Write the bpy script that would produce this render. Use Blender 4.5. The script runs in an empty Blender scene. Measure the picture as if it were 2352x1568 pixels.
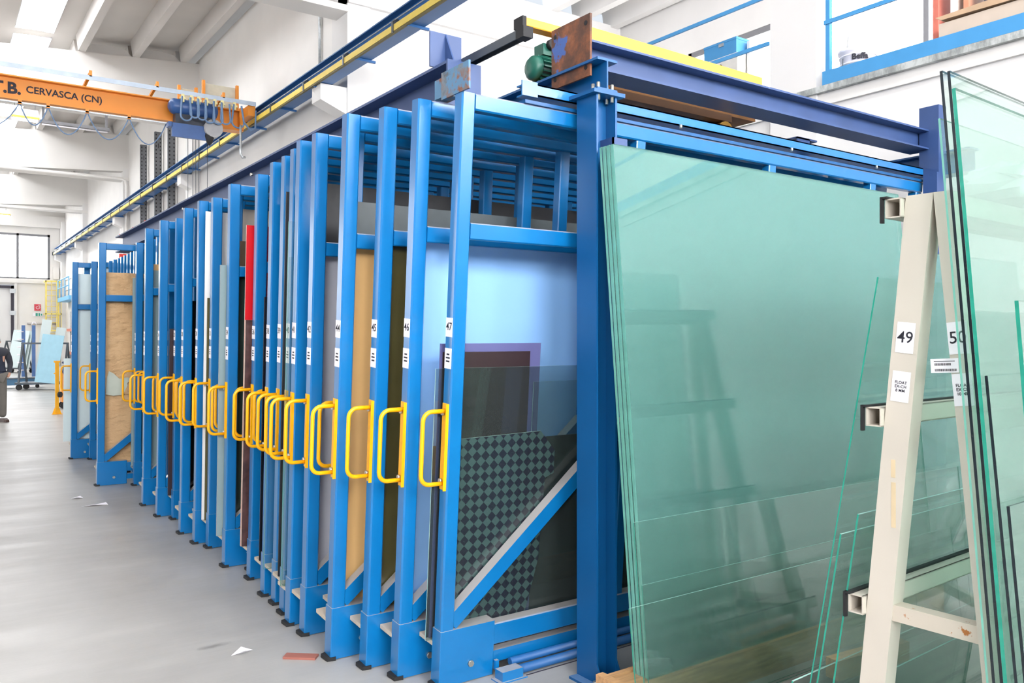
import bpy, bmesh, math, random
from mathutils import Vector, Matrix
random.seed(7)
R = math.radians
scene = bpy.context.scene
COL = scene.collection

# ------------------------------------------------------------------ camera, world, exposure
cam_d = bpy.data.cameras.new('camera')
cam = bpy.data.objects.new('camera', cam_d); COL.objects.link(cam)
cam.location = (0, 0, 1.65)
cam.rotation_euler = (R(90), 0, R(-35.05))
cam_d.sensor_width = 36.0
cam_d.lens = 1912.0 / 2352.0 * 36.0
cam_d.shift_y = -10.8 / 2352.0
cam_d.clip_start = 0.05; cam_d.clip_end = 300
scene.camera = cam

world = bpy.data.worlds.new('world'); scene.world = world
world.use_nodes = True
bg = world.node_tree.nodes['Background']
bg.inputs[0].default_value = (0.85, 0.92, 1.0, 1); bg.inputs[1].default_value = 1.0

vs = scene.view_settings
vs.view_transform = 'Standard'; vs.look = 'None'; vs.gamma = 1.0; vs.use_curve_mapping = False
vs.exposure = -0.08
SKY_L = 16.0      # radiance of skylight panels (daylight)
WIN_L = 9.0       # radiance of the far and outer window panes (daylight)
WIN_BACK = 30.0   # radiance of unseen windows behind the photographer, raised for contrast on the rack
WIN_LEFT = 1.5    # radiance of unseen near left windows, dimmed to cut side light
cy = scene.cycles
cy.use_denoising = True
try: cy.denoiser = 'OPENIMAGEDENOISE'
except Exception: pass
cy.max_bounces = 6; cy.diffuse_bounces = 4; cy.glossy_bounces = 3; cy.transmission_bounces = 2
cy.transparent_max_bounces = 48; cy.sample_clamp_indirect = 6.0
cy.use_adaptive_sampling = True; cy.adaptive_threshold = 0.16; cy.adaptive_min_samples = 16
cy.use_light_tree = False
world.cycles.sampling_method = 'NONE'
cy.caustics_reflective = False; cy.caustics_refractive = False

# ------------------------------------------------------------------ materials
def lin(c):
    return tuple((v/255/12.92) if v/255 <= 0.04045 else ((v/255+0.055)/1.055)**2.4 for v in c)
def new_mat(name):
    m = bpy.data.materials.new(name); m.use_nodes = True
    nt = m.node_tree
    for n in list(nt.nodes): nt.nodes.remove(n)
    out = nt.nodes.new('ShaderNodeOutputMaterial')
    return m, nt, out
def N(nt, t, **kw):
    n = nt.nodes.new(t)
    for k, v in kw.items(): setattr(n, k, v)
    return n
def noise(nt, scale, detail=2, rough=0.55, coord='Object', stretch=None):
    tc = N(nt, 'ShaderNodeTexCoord'); src = tc.outputs[coord]
    if stretch:
        mp = N(nt, 'ShaderNodeMapping'); mp.inputs['Scale'].default_value = stretch
        nt.links.new(src, mp.inputs[0]); src = mp.outputs[0]
    n = N(nt, 'ShaderNodeTexNoise'); n.inputs['Scale'].default_value = scale
    n.inputs['Detail'].default_value = detail; n.inputs['Roughness'].default_value = rough
    nt.links.new(src, n.inputs['Vector'])
    return n.outputs['Fac']
def ramp(nt, fac, stops):
    r = N(nt, 'ShaderNodeValToRGB'); cr = r.color_ramp
    while len(cr.elements) < len(stops): cr.elements.new(0.5)
    for e, (p, c) in zip(cr.elements, stops): e.position = p; e.color = (*c, 1)
    nt.links.new(fac, r.inputs[0]); return r.outputs[0]
def mixc(nt, fac, a, b):
    m = N(nt, 'ShaderNodeMix', data_type='RGBA')
    for sock, v in ((m.inputs[0], fac), (m.inputs[6], a), (m.inputs[7], b)):
        if hasattr(v, 'is_output'): nt.links.new(v, sock)
        else: sock.default_value = v if isinstance(v, float) else (*v, 1)
    return m.outputs[2]
def pmat(name, rgb, rough=0.5, metal=0.0, var=0.08, scale=6.0, bump=0.0, dust=None, chips=None, spec=0.5, stretch=None, coat=0.0):
    m, nt, out = new_mat(name)
    b = N(nt, 'ShaderNodeBsdfPrincipled')
    c = lin(rgb)
    f = noise(nt, scale, stretch=stretch)
    lo = tuple(v*(1-var) for v in c); hi = tuple(min(1, v*(1+var)) for v in c)
    col = ramp(nt, f, [(0.3, lo), (0.7, hi)])
    if chips:
        f2 = noise(nt, chips[1], 6, 0.7)
        k = ramp(nt, f2, [(chips[2], (0, 0, 0)), (chips[2]+0.03, (1, 1, 1))])
        col = mixc(nt, k, col, lin(chips[0]))
    if dust:
        g = N(nt, 'ShaderNodeNewGeometry'); s = N(nt, 'ShaderNodeSeparateXYZ')
        nt.links.new(g.outputs['True Normal'], s.inputs[0])
        k = ramp(nt, s.outputs[2], [(0.45, (0, 0, 0)), (0.75, (1, 1, 1))])
        kk = N(nt, 'ShaderNodeMath', operation='MULTIPLY'); kk.inputs[1].default_value = dust[1]
        nt.links.new(k, kk.inputs[0])
        col = mixc(nt, kk.outputs[0], col, lin(dust[0]))
    nt.links.new(col, b.inputs['Base Color'])
    b.inputs['Roughness'].default_value = rough; b.inputs['Metallic'].default_value = metal
    b.inputs['Specular IOR Level'].default_value = spec
    if coat: b.inputs['Coat Weight'].default_value = coat; b.inputs['Coat Roughness'].default_value = 0.15
    if bump:
        bp = N(nt, 'ShaderNodeBump'); bp.inputs['Strength'].default_value = bump; bp.inputs['Distance'].default_value = 0.02
        nt.links.new(noise(nt, scale*2.2, 6, stretch=stretch), bp.inputs['Height']); nt.links.new(bp.outputs[0], b.inputs['Normal'])
    nt.links.new(b.outputs[0], out.inputs[0]); return m
def emat(name, rgb, strength):
    m, nt, out = new_mat(name)
    e = N(nt, 'ShaderNodeEmission'); e.inputs[0].default_value = (*lin(rgb), 1); e.inputs[1].default_value = strength
    nt.links.new(e.outputs[0], out.inputs[0]); return m
def gmat(name, tint, dust=0.0, dust_rgb=(200, 210, 205), rough=0.0, pattern=None, spec=1.0):
    """thin sheet glass: Schlick mirror over tinted transparency, a little dust"""
    m, nt, out = new_mat(name)
    lw = N(nt, 'ShaderNodeLayerWeight'); lw.inputs[0].default_value = 0.5
    p = N(nt, 'ShaderNodeMath', operation='POWER'); p.inputs[1].default_value = 5.0
    nt.links.new(lw.outputs['Facing'], p.inputs[0])
    ma = N(nt, 'ShaderNodeMath', operation='MULTIPLY_ADD'); ma.inputs[1].default_value = 0.96*spec; ma.inputs[2].default_value = 0.043*spec
    nt.links.new(p.outputs[0], ma.inputs[0])
    t = N(nt, 'ShaderNodeBsdfTransparent'); t.inputs[0].default_value = (*tint, 1)
    if pattern: nt.links.new(pattern(nt), t.inputs[0])
    g = N(nt, 'ShaderNodeBsdfGlossy'); g.inputs['Roughness'].default_value = rough
    mx = N(nt, 'ShaderNodeMixShader')
    nt.links.new(ma.outputs[0], mx.inputs[0]); nt.links.new(t.outputs[0], mx.inputs[1]); nt.links.new(g.outputs[0], mx.inputs[2])
    last = mx
    if dust:
        d = N(nt, 'ShaderNodeBsdfDiffuse'); d.inputs[0].default_value = (*lin(dust_rgb), 1)
        m2 = N(nt, 'ShaderNodeMixShader'); m2.inputs[0].default_value = dust
        nt.links.new(mx.outputs[0], m2.inputs[1]); nt.links.new(d.outputs[0], m2.inputs[2]); last = m2
    nt.links.new(last.outputs[0], out.inputs[0]); return m

DUST = ((176, 168, 158), 0.85)
M = {}
M['blue'] = pmat('azure_paint', (8, 106, 167), 0.28, var=0.06, scale=3, dust=DUST, chips=((150, 165, 180), 5.0, 0.715), coat=0.6)
M['blue_post'] = pmat('post_blue_paint', (8, 80, 134), 0.38, var=0.06, scale=3, dust=((120, 150, 185), 0.5), chips=((150, 165, 180), 6.0, 0.76))
M['navy'] = pmat('navy_paint', (48, 72, 118), 0.45, var=0.10, scale=4, dust=((95, 120, 160), 0.3))
M['rail_blue'] = pmat('crane_rail_blue_paint', (34, 92, 150), 0.45, var=0.06, scale=3)
M['yellow'] = pmat('yellow_handle_paint', (240, 172, 10), 0.35, var=0.05, scale=9, chips=((90, 70, 30), 20.0, 0.73))
M['yellow_bar'] = pmat('conductor_bar_yellow', (226, 200, 84), 0.5, var=0.05)
M['orange'] = pmat('crane_orange_paint', (212, 132, 40), 0.45, var=0.06, scale=2)
M['carriage'] = pmat('carriage_yellow_paint', (242, 170, 52), 0.45, var=0.06, scale=2, chips=((150, 100, 40), 8.0, 0.7))
M['steel'] = pmat('galvanised_steel', (176, 180, 182), 0.38, metal=0.7, var=0.15, scale=25)
M['bolt'] = pmat('bolt_zinc', (190, 188, 180), 0.35, metal=0.8, var=0.1, scale=30)
M['black'] = pmat('black_rubber', (24, 24, 26), 0.7, var=0.2)
M['ink'] = pmat('black_print', (28, 28, 40), 0.7, var=0.0)
M['paper'] = pmat('white_label_paper', (236, 232, 238), 0.6, var=0.02)
M['white_wall'] = pmat('white_wall_paint', (218, 216, 214), 0.85, var=0.03, scale=1.2, chips=((190, 186, 182), 3.0, 0.80))
M['concrete_white'] = pmat('pale_concrete', (222, 219, 215), 0.85, var=0.04, scale=0.8)
M['ceiling'] = pmat('ceiling_concrete', (206, 202, 198), 0.9, var=0.05, scale=0.6)
M['frame_grey'] = pmat('window_frame_grey', (120, 120, 124), 0.5, var=0.04)
M['dark_frame'] = pmat('door_frame_dark', (52, 48, 58), 0.6, var=0.05)
M['cream'] = pmat('cream_paint', (198, 190, 178), 0.5, var=0.04, scale=4, chips=((150, 100, 62), 9.0, 0.74))
M['wood'] = pmat('pale_timber', (186, 142, 98), 0.7, var=0.22, scale=5, stretch=(1.0, 10, 10), bump=0.1)
M['ledge'] = pmat('ledge_timber_dusty', (188, 176, 160), 0.8, var=0.1, scale=8)
M['green_motor'] = pmat('motor_green_paint', (26, 88, 74), 0.4, var=0.08, scale=6)
M['dark_track'] = pmat('dark_steel_track', (84, 90, 96), 0.4, metal=0.5, var=0.1)
M['upright'] = pmat('cantilever_grey_paint', (104, 106, 110), 0.55, var=0.05, scale=3)
M['red_arm'] = pmat('red_paint', (214, 58, 46), 0.5, var=0.06)
M['card'] = pmat('cardboard', (190, 160, 130), 0.8, var=0.08, scale=3)
M['white_foam'] = pmat('white_foam', (228, 228, 226), 0.8, var=0.05, scale=14, bump=0.3)
M['sky_panel'] = emat('skylight_daylight', (250, 252, 255), SKY_L)
M['win_panel'] = emat('window_daylight', (250, 252, 255), WIN_L)
M['win_back'] = emat('window_daylight_back', (252, 252, 255), WIN_BACK)
M['win_left'] = emat('window_daylight_left', (245, 249, 255), WIN_LEFT)
M['sky_side'] = emat('skylight_daylight_side', (250, 252, 255), 7.0)
M['lamp_on'] = emat('lamp_tube_light', (245, 240, 255), 14.0)

def rust_plate_mat(name, base, paint, thr):
    m, nt, out = new_mat(name)
    b = N(nt, 'ShaderNodeBsdfPrincipled')
    f1 = noise(nt, 9, 8, 0.65)
    c1 = ramp(nt, f1, [(0.25, lin((58, 40, 34))), (0.45, lin(base)), (0.6, lin((126, 76, 48))), (0.75, lin((108, 102, 94)))])
    f2 = noise(nt, 5, 6, 0.6)
    k = ramp(nt, f2, [(thr, (0, 0, 0)), (thr+0.03, (1, 1, 1))])
    nt.links.new(mixc(nt, k, c1, lin(paint)), b.inputs['Base Color'])
    b.inputs['Roughness'].default_value = 0.7
    bp = N(nt, 'ShaderNodeBump'); bp.inputs['Strength'].default_value = 0.3; bp.inputs['Distance'].default_value = 0.01
    nt.links.new(f1, bp.inputs['Height']); nt.links.new(bp.outputs[0], b.inputs['Normal'])
    nt.links.new(b.outputs[0], out.inputs[0]); return m
M['rust'] = rust_plate_mat('rusty_plate', (88, 58, 44), (62, 90, 150), 0.56)
M['worn_plate'] = rust_plate_mat('worn_blue_plate', (104, 118, 128), (84, 124, 156), 0.46)
def galv_mat():
    m, nt, out = new_mat('weathered_galvanised')
    b = N(nt, 'ShaderNodeBsdfPrincipled')
    f = noise(nt, 7, 6, 0.7, stretch=(1, 1, 0.4))
    nt.links.new(ramp(nt, f, [(0.4, lin((140, 144, 142))), (0.5, lin((168, 172, 170))), (0.6, lin((198, 202, 200)))]), b.inputs['Base Color'])
    b.inputs['Roughness'].default_value = 0.55; b.inputs['Metallic'].default_value = 0.3
    nt.links.new(b.outputs[0], out.inputs[0]); return m
M['galv'] = galv_mat()
def floor_mat():
    m, nt, out = new_mat('floor_concrete')
    b = N(nt, 'ShaderNodeBsdfPrincipled')
    f = noise(nt, 0.55, 8, 0.6)
    c = ramp(nt, f, [(0.3, lin((148, 146, 142))), (0.5, lin((162, 160, 156))), (0.7, lin((175, 173, 169)))])
    f2 = noise(nt, 1.4, 5, 0.6, stretch=(0.35, 2.2, 1))      # trolley and foot traffic streaks
    k = ramp(nt, f2, [(0.58, (0, 0, 0)), (0.72, (0.35, 0.35, 0.35))])
    c = mixc(nt, k, c, lin((186, 184, 180)))
    f3 = noise(nt, 3.0, 6, 0.7)
    k3 = ramp(nt, f3, [(0.74, (0, 0, 0)), (0.8, (0.5, 0.5, 0.5))])
    c = mixc(nt, k3, c, lin((110, 106, 102)))
    tc = N(nt, 'ShaderNodeTexCoord'); mp = N(nt, 'ShaderNodeMapping')          # oil stain near frame 44
    mp.inputs['Location'].default_value = (-1.25*5.5, -4.55*14, 0); mp.inputs['Scale'].default_value = (5.5, 14, 0)
    nt.links.new(tc.outputs['Object'], mp.inputs[0])
    ln = N(nt, 'ShaderNodeVectorMath', operation='LENGTH'); nt.links.new(mp.outputs[0], ln.inputs[0])
    wob = N(nt, 'ShaderNodeMath', operation='MULTIPLY_ADD'); wob.inputs[1].default_value = 0.9; nt.links.new(noise(nt, 9, 4), wob.inputs[0]); nt.links.new(ln.outputs['Value'], wob.inputs[2])
    ks = ramp(nt, wob.outputs[0], [(0.55, (0.55, 0.55, 0.55)), (1.0, (0, 0, 0))])
    c = mixc(nt, ks, c, lin((70, 68, 66)))
    nt.links.new(c, b.inputs['Base Color'])
    rr = ramp(nt, f2, [(0.3, (0.30, 0.30, 0.30)), (0.7, (0.48, 0.48, 0.48))])
    nt.links.new(rr, b.inputs['Roughness'])
    bp = N(nt, 'ShaderNodeBump'); bp.inputs['Strength'].default_value = 0.12; bp.inputs['Distance'].default_value = 0.02
    nt.links.new(noise(nt, 5, 6, 0.6, stretch=(0.35, 1.8, 1)), bp.inputs['Height']); nt.links.new(bp.outputs[0], b.inputs['Normal'])
    nt.links.new(b.outputs[0], out.inputs[0]); return m
M['floor'] = floor_mat()

M['glass_green'] = gmat('float_glass_green', (0.908, 0.945, 0.939), 0.085, (156, 206, 200), spec=0.62)
M['glass_clear'] = gmat('clear_glass', (0.93, 0.965, 0.955), 0.02, (190, 210, 205))
M['glass_pane'] = gmat('tall_pane_glass', (0.93, 0.975, 0.962), 0.03, (190, 215, 205))
M['glass_grey'] = gmat('smoked_glass', (0.72, 0.78, 0.78), 0.02)
M['glass_dark'] = pmat('dark_green_glass', (50, 64, 60), 0.12, var=0.05)
M['glass_olive'] = pmat('olive_bronze_glass', (86, 80, 48), 0.15, var=0.06)
M['glass_frost'] = pmat('frosted_glass', (206, 220, 220), 0.35, var=0.02)
M['glass_greygreen'] = pmat('grey_green_glass', (132, 152, 154), 0.25, var=0.03)
M['glass_black'] = pmat('black_glass', (22, 20, 24), 0.12, var=0.1)
M['edge'] = pmat('glass_edge_teal', (40, 140, 120), 0.15, var=0.15, scale=20)
M['edge_dark'] = pmat('glass_edge_dark', (24, 34, 40), 0.15, var=0.2, scale=20)
M['edge_pale'] = pmat('glass_edge_pale', (168, 205, 196), 0.2, var=0.1)
M['edge_mint'] = pmat('glass_edge_mint', (112, 176, 160), 0.15, var=0.12, scale=12)
M['mirror'] = pmat('silver_mirror', (190, 200, 206), 0.12, metal=0.9, var=0.03)
def checker_pattern(nt):
    tc = N(nt, 'ShaderNodeTexCoord'); mp = N(nt, 'ShaderNodeMapping')
    mp.inputs['Rotation'].default_value = (0, R(45), 0)
    nt.links.new(tc.outputs['Object'], mp.inputs[0])
    ch = N(nt, 'ShaderNodeTexChecker'); ch.inputs['Scale'].default_value = 1/0.036
    ch.inputs[1].default_value = (0.10, 0.13, 0.17, 1); ch.inputs[2].default_value = (0.38, 0.50, 0.48, 1)
    sep = N(nt, 'ShaderNodeSeparateXYZ'); cmb = N(nt, 'ShaderNodeCombineXYZ')
    nt.links.new(mp.outputs[0], sep.inputs[0]); nt.links.new(sep.outputs[0], cmb.inputs[0]); nt.links.new(sep.outputs[2], cmb.inputs[1]); cmb.inputs[2].default_value = 0.013
    nt.links.new(cmb.outputs[0], ch.inputs[0])
    return ch
def checker_mat():
    m, nt, out = new_mat('checker_pattern_glass')
    ch = checker_pattern(nt)
    b = N(nt, 'ShaderNodeBsdfPrincipled')
    c = mixc(nt, ch.outputs[1], lin((54, 74, 72)), lin((30, 34, 42)))
    sp = noise(nt, 260, 2, 0.5); k = ramp(nt, sp, [(0.66, (0, 0, 0)), (0.72, (0.5, 0.5, 0.5))])
    c = mixc(nt, k, c, lin((96, 124, 118)))
    nt.links.new(c, b.inputs['Base Color']); b.inputs['Roughness'].default_value = 0.3
    nt.links.new(b.outputs[0], out.inputs[0]); return m
M['checker'] = checker_mat()
def kraft_mat():
    m, nt, out = new_mat('kraft_paper')
    b = N(nt, 'ShaderNodeBsdfPrincipled')
    f = noise(nt, 2.5, 6, 0.6)
    nt.links.new(ramp(nt, f, [(0.3, lin((184, 148, 106))), (0.7, lin((206, 172, 130)))]), b.inputs['Base Color'])
    b.inputs['Roughness'].default_value = 0.75
    bp = N(nt, 'ShaderNodeBump'); bp.inputs['Strength'].default_value = 1.0; bp.inputs['Distance'].default_value = 0.06
    nt.links.new(noise(nt, 5, 5, 0.55, stretch=(1, 1, 2.0)), bp.inputs['Height']); nt.links.new(bp.outputs[0], b.inputs['Normal'])
    nt.links.new(b.outputs[0], out.inputs[0]); return m
M['kraft'] = kraft_mat()
M['board_blue'] = pmat('light_blue_board', (142, 188, 240), 0.3, var=0.01)
M['board_tan'] = pmat('tan_board', (222, 178, 118), 0.45, var=0.02)
M['board_grey'] = pmat('grey_board', (178, 178, 184), 0.45, var=0.02)
M['board_lilac'] = pmat('lilac_blue_board', (118, 132, 180), 0.35, var=0.02)
M['board_white'] = pmat('white_board', (226, 224, 220), 0.5, var=0.02)
M['board_red'] = pmat('red_board', (196, 14, 26), 0.35, var=0.03)
M['board_beige'] = pmat('beige_board', (206, 194, 178), 0.5, var=0.02)
M['board_brown'] = pmat('brown_board', (108, 88, 66), 0.5, var=0.1, scale=6)
M['board_purple'] = pmat('purple_grey_board', (92, 92, 136), 0.3, var=0.03)
M['board_dark'] = pmat('dark_brown_board', (50, 36, 38), 0.35, var=0.05)
M['board_marble'] = pmat('dark_marble_board', (78, 54, 52), 0.3, var=0.5, scale=14)
M['board_charcoal'] = pmat('charcoal_board', (40, 40, 42), 0.4, var=0.06)

# ------------------------------------------------------------------ mesh helpers
class MB:
    def __init__(s): s.v = []; s.f = []; s.m = []; s.sm = []
    def face(s, idx, mi=0, smooth=False): s.f.append(idx); s.m.append(mi); s.sm.append(smooth)
    def box(s, x0, x1, y0, y1, z0, z1, mi=0, fm=None, mat=None):
        n = len(s.v)
        p = [(x0,y0,z0),(x1,y0,z0),(x1,y1,z0),(x0,y1,z0),(x0,y0,z1),(x1,y0,z1),(x1,y1,z1),(x0,y1,z1)]
        if mat: p = [tuple(mat @ Vector(q)) for q in p]
        s.v += p
        for k, q in enumerate([(0,3,2,1),(4,5,6,7),(0,1,5,4),(2,3,7,6),(1,2,6,5),(3,0,4,7)]):   # bottom top -Y +Y +X -X
            s.face([n+i for i in q], fm.get(k, mi) if fm else mi)
        return s
    def cbox(s, x0, x1, y0, y1, z0, z1, c=0.006, axis='z', mi=0, mat=None):
        """box with its four long edges chamfered"""
        if axis == 'z': a0,a1,b0,b1,l0,l1 = x0,x1,y0,y1,z0,z1; mk = lambda a,b,l:(a,b,l)
        elif axis == 'x': a0,a1,b0,b1,l0,l1 = y0,y1,z0,z1,x0,x1; mk = lambda a,b,l:(l,a,b)
        else: a0,a1,b0,b1,l0,l1 = z0,z1,x0,x1,y0,y1; mk = lambda a,b,l:(b,l,a)
        ring = [(a0+c,b0),(a1-c,b0),(a1,b0+c),(a1,b1-c),(a1-c,b1),(a0+c,b1),(a0,b1-c),(a0,b0+c)]
        n = len(s.v)
        for l in (l0, l1):
            for a, b in ring:
                q = mk(a, b, l); s.v.append(tuple(mat @ Vector(q)) if mat else q)
        s.face([n+i for i in range(7,-1,-1)], mi); s.face([n+8+i for i in range(8)], mi)
        for i in range(8): j = (i+1) % 8; s.face([n+i, n+j, n+8+j, n+8+i], mi)
        return s
    def prism(s, pts, h, mat=None, mi=0, side=None):
        """polygon pts in (u,v), extruded 0..h along w; mat maps (u,v,w)"""
        n = len(s.v); k = len(pts)
        for w in (0, h):
            for u, v in pts:
                q = Vector((u, v, w)); s.v.append(tuple(mat @ q) if mat else tuple(q))
        s.face([n+i for i in range(k-1,-1,-1)], mi); s.face([n+k+i for i in range(k)], mi)
        for i in range(k): j = (i+1) % k; s.face([n+i, n+j, n+k+j, n+k+i], mi if side is None else side)
        return s
    def tube(s, pts, r, seg=8, mi=0, cap=True, closed=False):
        pts = [Vector(p) for p in pts]; n = len(s.v); k = len(pts)
        rad = r if isinstance(r, (list, tuple)) else [r]*k
        up = Vector((0, 0, 1)); prev = None
        for i, p in enumerate(pts):
            d = (pts[min(i+1, k-1)] - pts[max(i-1, 0)]).normalized()
            if prev is None:
                ref = up if abs(d.z) < 0.9 else Vector((1, 0, 0))
                a = d.cross(ref).normalized()
            else:
                a = (prev - d*prev.dot(d)).normalized()
            prev = a; b = d.cross(a)
            for j in range(seg):
                t = 2*math.pi*j/seg
                s.v.append(tuple(p + (a*math.cos(t) + b*math.sin(t))*rad[i]))
        for i in range(k-1):
            for j in range(seg):
                j2 = (j+1) % seg
                s.face([n+i*seg+j, n+i*seg+j2, n+(i+1)*seg+j2, n+(i+1)*seg+j], mi, True)
        if cap:
            s.face([n+j for j in range(seg-1,-1,-1)], mi); s.face([n+(k-1)*seg+j for j in range(seg)], mi)
        return s
    def cyl(s, a, b, r, seg=12, mi=0): return s.tube([a, b], r, seg, mi)
    def bar(s, a, b, w, h, mi=0, up=(0, 0, 1), fm=None):
        """rectangular bar from a to b, w across, h along up"""
        a = Vector(a); b = Vector(b); d = (b-a); L = d.length; d.normalize()
        side = d.cross(Vector(up)).normalized(); u = side.cross(d)
        m = Matrix((( d.x, side.x, u.x, a.x), (d.y, side.y, u.y, a.y), (d.z, side.z, u.z, a.z), (0, 0, 0, 1)))
        return s.box(0, L, -w/2, w/2, -h/2, h/2, mi, fm, m)
    def ibeam(s, axis, l0, l1, c, z0, z1, w, tf=0.014, tw=0.010, mi=0):
        """I section, long axis x or y, centre c across, flange width w"""
        def bx(a0, a1, zz0, zz1):
            if axis == 'y': s.box(a0, a1, l0, l1, zz0, zz1, mi)
            else: s.box(l0, l1, a0, a1, zz0, zz1, mi)
        bx(c-w/2, c+w/2, z1-tf, z1); bx(c-w/2, c+w/2, z0, z0+tf); bx(c-tw/2, c+tw/2, z0+tf, z1-tf)
        return s
    def mesh(s, name, mats):
        me = bpy.data.meshes.new(name); me.from_pydata(s.v, [], s.f)
        for m in (mats if isinstance(mats, (list, tuple)) else [mats]): me.materials.append(M[m] if isinstance(m, str) else m)
        me.polygons.foreach_set('material_index', s.m); me.polygons.foreach_set('use_smooth', s.sm)
        me.update(); return me
    def build(s, name, mats, parent=None):
        return link(name, s.mesh(name, mats), parent)
def link(name, mesh, parent=None, loc=None, rot=None):
    o = bpy.data.objects.new(name, mesh); COL.objects.link(o)
    if parent: o.parent = parent
    if loc is not None: o.location = loc
    if rot is not None: o.rotation_euler = rot
    return o
def empty(name, loc=(0,0,0), rot=(0,0,0), scale=(1,1,1)):
    o = bpy.data.objects.new(name, None); COL.objects.link(o); o.empty_display_size = 0.1
    o.location = loc; o.rotation_euler = rot; o.scale = scale; return o
def tag(o, label, cat, group=None, kind=None):
    o['label'] = label; o['category'] = cat
    if group: o['group'] = group
    if kind: o['kind'] = kind
    return o
def struct(o, label, cat='structure'):
    o['kind'] = 'structure'; o['label'] = label; o['category'] = cat; return o
def text_mb(txt, size, bold=0.0, spacing=1.0):
    c = bpy.data.curves.new('txt', 'FONT'); c.body = txt; c.size = size; c.align_x = 'CENTER'; c.align_y = 'CENTER'
    c.offset = bold; c.space_line = spacing; c.resolution_u = 3
    o = bpy.data.objects.new('txt', c); COL.objects.link(o)
    bpy.context.view_layer.update()
    me = bpy.data.meshes.new_from_object(o.evaluated_get(bpy.context.evaluated_depsgraph_get()))
    mb = MB(); mb.v = [tuple(v.co) for v in me.vertices]
    for p in me.polygons: mb.face(list(p.vertices))
    bpy.data.objects.remove(o); bpy.data.curves.remove(c); bpy.data.meshes.remove(me)
    return mb
def place_text(mb, face, origin):
    """face '-x': seen looking along +X ; '-y': seen looking along +Y"""
    ox, oy, oz = origin
    if face == '-x': mb.v = [(ox, oy - x, oz + y) for x, y, z in mb.v]
    else: mb.v = [(ox + x, oy, oz + y) for x, y, z in mb.v]
    return mb
def one(name, mb, mats, label, cat, group=None): return tag(mb.build(name, mats), label, cat, group)

# ================================================================== THE BUILDING
XW = 6.53               # face of the column line / right wall of the main nave
BAYS = [-6.2, 4.3, 14.8, 25.3, 35.8, 46.3]
def zroof(x): return 9.28 + 0.075*(x - 1.5)

fl = MB().box(-13, 13.7, -9, 55.3, -0.2, 0.0).build('floor', 'floor'); struct(fl, 'worn grey concrete floor of the hall', 'floor')
seam = MB().box(-13, XW, 3.28, 3.29, -0.001, 0.0006).build('joint', M['dark_frame'], fl)

wl = MB()
for y0, y1 in ((-9, -4), (1, 6), (11, 16.5), (21.5, 27), (32, 37.5), (42.5, 55.3)): wl.box(-13.3, -13, y0, y1, 0, 9)
for y0, y1 in ((-4, 1), (6, 11), (16.5, 21.5), (27, 32), (37.5, 42.5)): wl.box(-13.3, -13, y0, y1, 0, 1.2 if y0 > 12 else 4.2); wl.box(-13.3, -13, y0, y1, 7.8, 9)
struct(wl.build('wall_left', pmat('left_wall_dimming_grey', (132, 132, 132), 0.8, var=0.06)), 'long unseen wall of the hall far to the left, greyed to dim side light', 'wall')  # out-of-view wall made grey to weaken light on the rack fronts
for i, (y0, y1) in enumerate(((-4, 1), (6, 11), (16.5, 21.5), (27, 32), (37.5, 42.5))):
    w = MB().box(-13.2, -13.1, y0, y1, 1.2 if y0 > 12 else 4.2, 7.8, 1, {4: 0}).build('window_%d' % (10+i), ['win_panel' if y0 > 12 else 'win_left', 'paper']); struct(w, 'bright window in the far left wall', 'window')
    MB().box(-13.1, -13.02, (y0+y1)/2-0.05, (y0+y1)/2+0.05, 1.2 if y0 > 12 else 4.2, 7.8).build('window_frame', 'frame_grey', w)
wb = MB().box(-13, 13.7, -9.3, -9, 0, 3.6).box(-13, 13.7, -9.3, -9, 7.6, 9.9)
for x0, x1 in ((-13, -11), (-5, -3), (3, 5), (12, 13.7)): wb.box(x0, x1, -9.3, -9, 3.6, 7.6)
struct(wb.build('wall_back', 'white_wall'), 'white wall behind the photographer', 'wall')
for i, (x0, x1) in enumerate(((-11, -5), (-3, 3), (5, 12))):
    w = MB().box(x0, x1, -9.2, -9.1, 3.6, 7.6, 1, {3: 0}).build('window_%d' % (20+i), ['win_back', 'paper']); struct(w, 'bright window in the wall behind the photographer', 'window')
    for k in (1, 2): MB().box(x0+(x1-x0)*k/3-0.05, x0+(x1-x0)*k/3+0.05, -9.1, -9.02, 3.6, 7.6).build('window_frame', 'frame_grey', w)

# right wall of the main nave (beyond the first column) and low wall under the mezzanine
wr = MB().box(XW, XW+0.3, 15.5, 55, 0, 9.8)
wr.box(XW-0.06, XW, 15.5, 55, 4.9, 5.1).box(XW-0.05, XW, 15.5, 55, 4.3, 4.42)
struct(wr.build('wall_right', 'concrete_white'), 'white concrete wall under the crane rail with long mouldings', 'wall')
struct(MB().box(6.58, 6.8, -9, 14.8, 0, 3.83).build('wall_mezzanine', 'white_wall'), 'white wall below the mezzanine edge behind the rack', 'wall')
struct(MB().box(XW+0.3, 13.8, 14.8, 15.1, 0, 8.0).box(XW, 13.8, 14.7, 15.2, 8.0, 8.25).box(XW, 13.8, 14.75, 15.15, 8.25, 9.0).build('wall_cross', 'white_wall'),
       'white cross wall with a ledge above the rack', 'wall')
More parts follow.
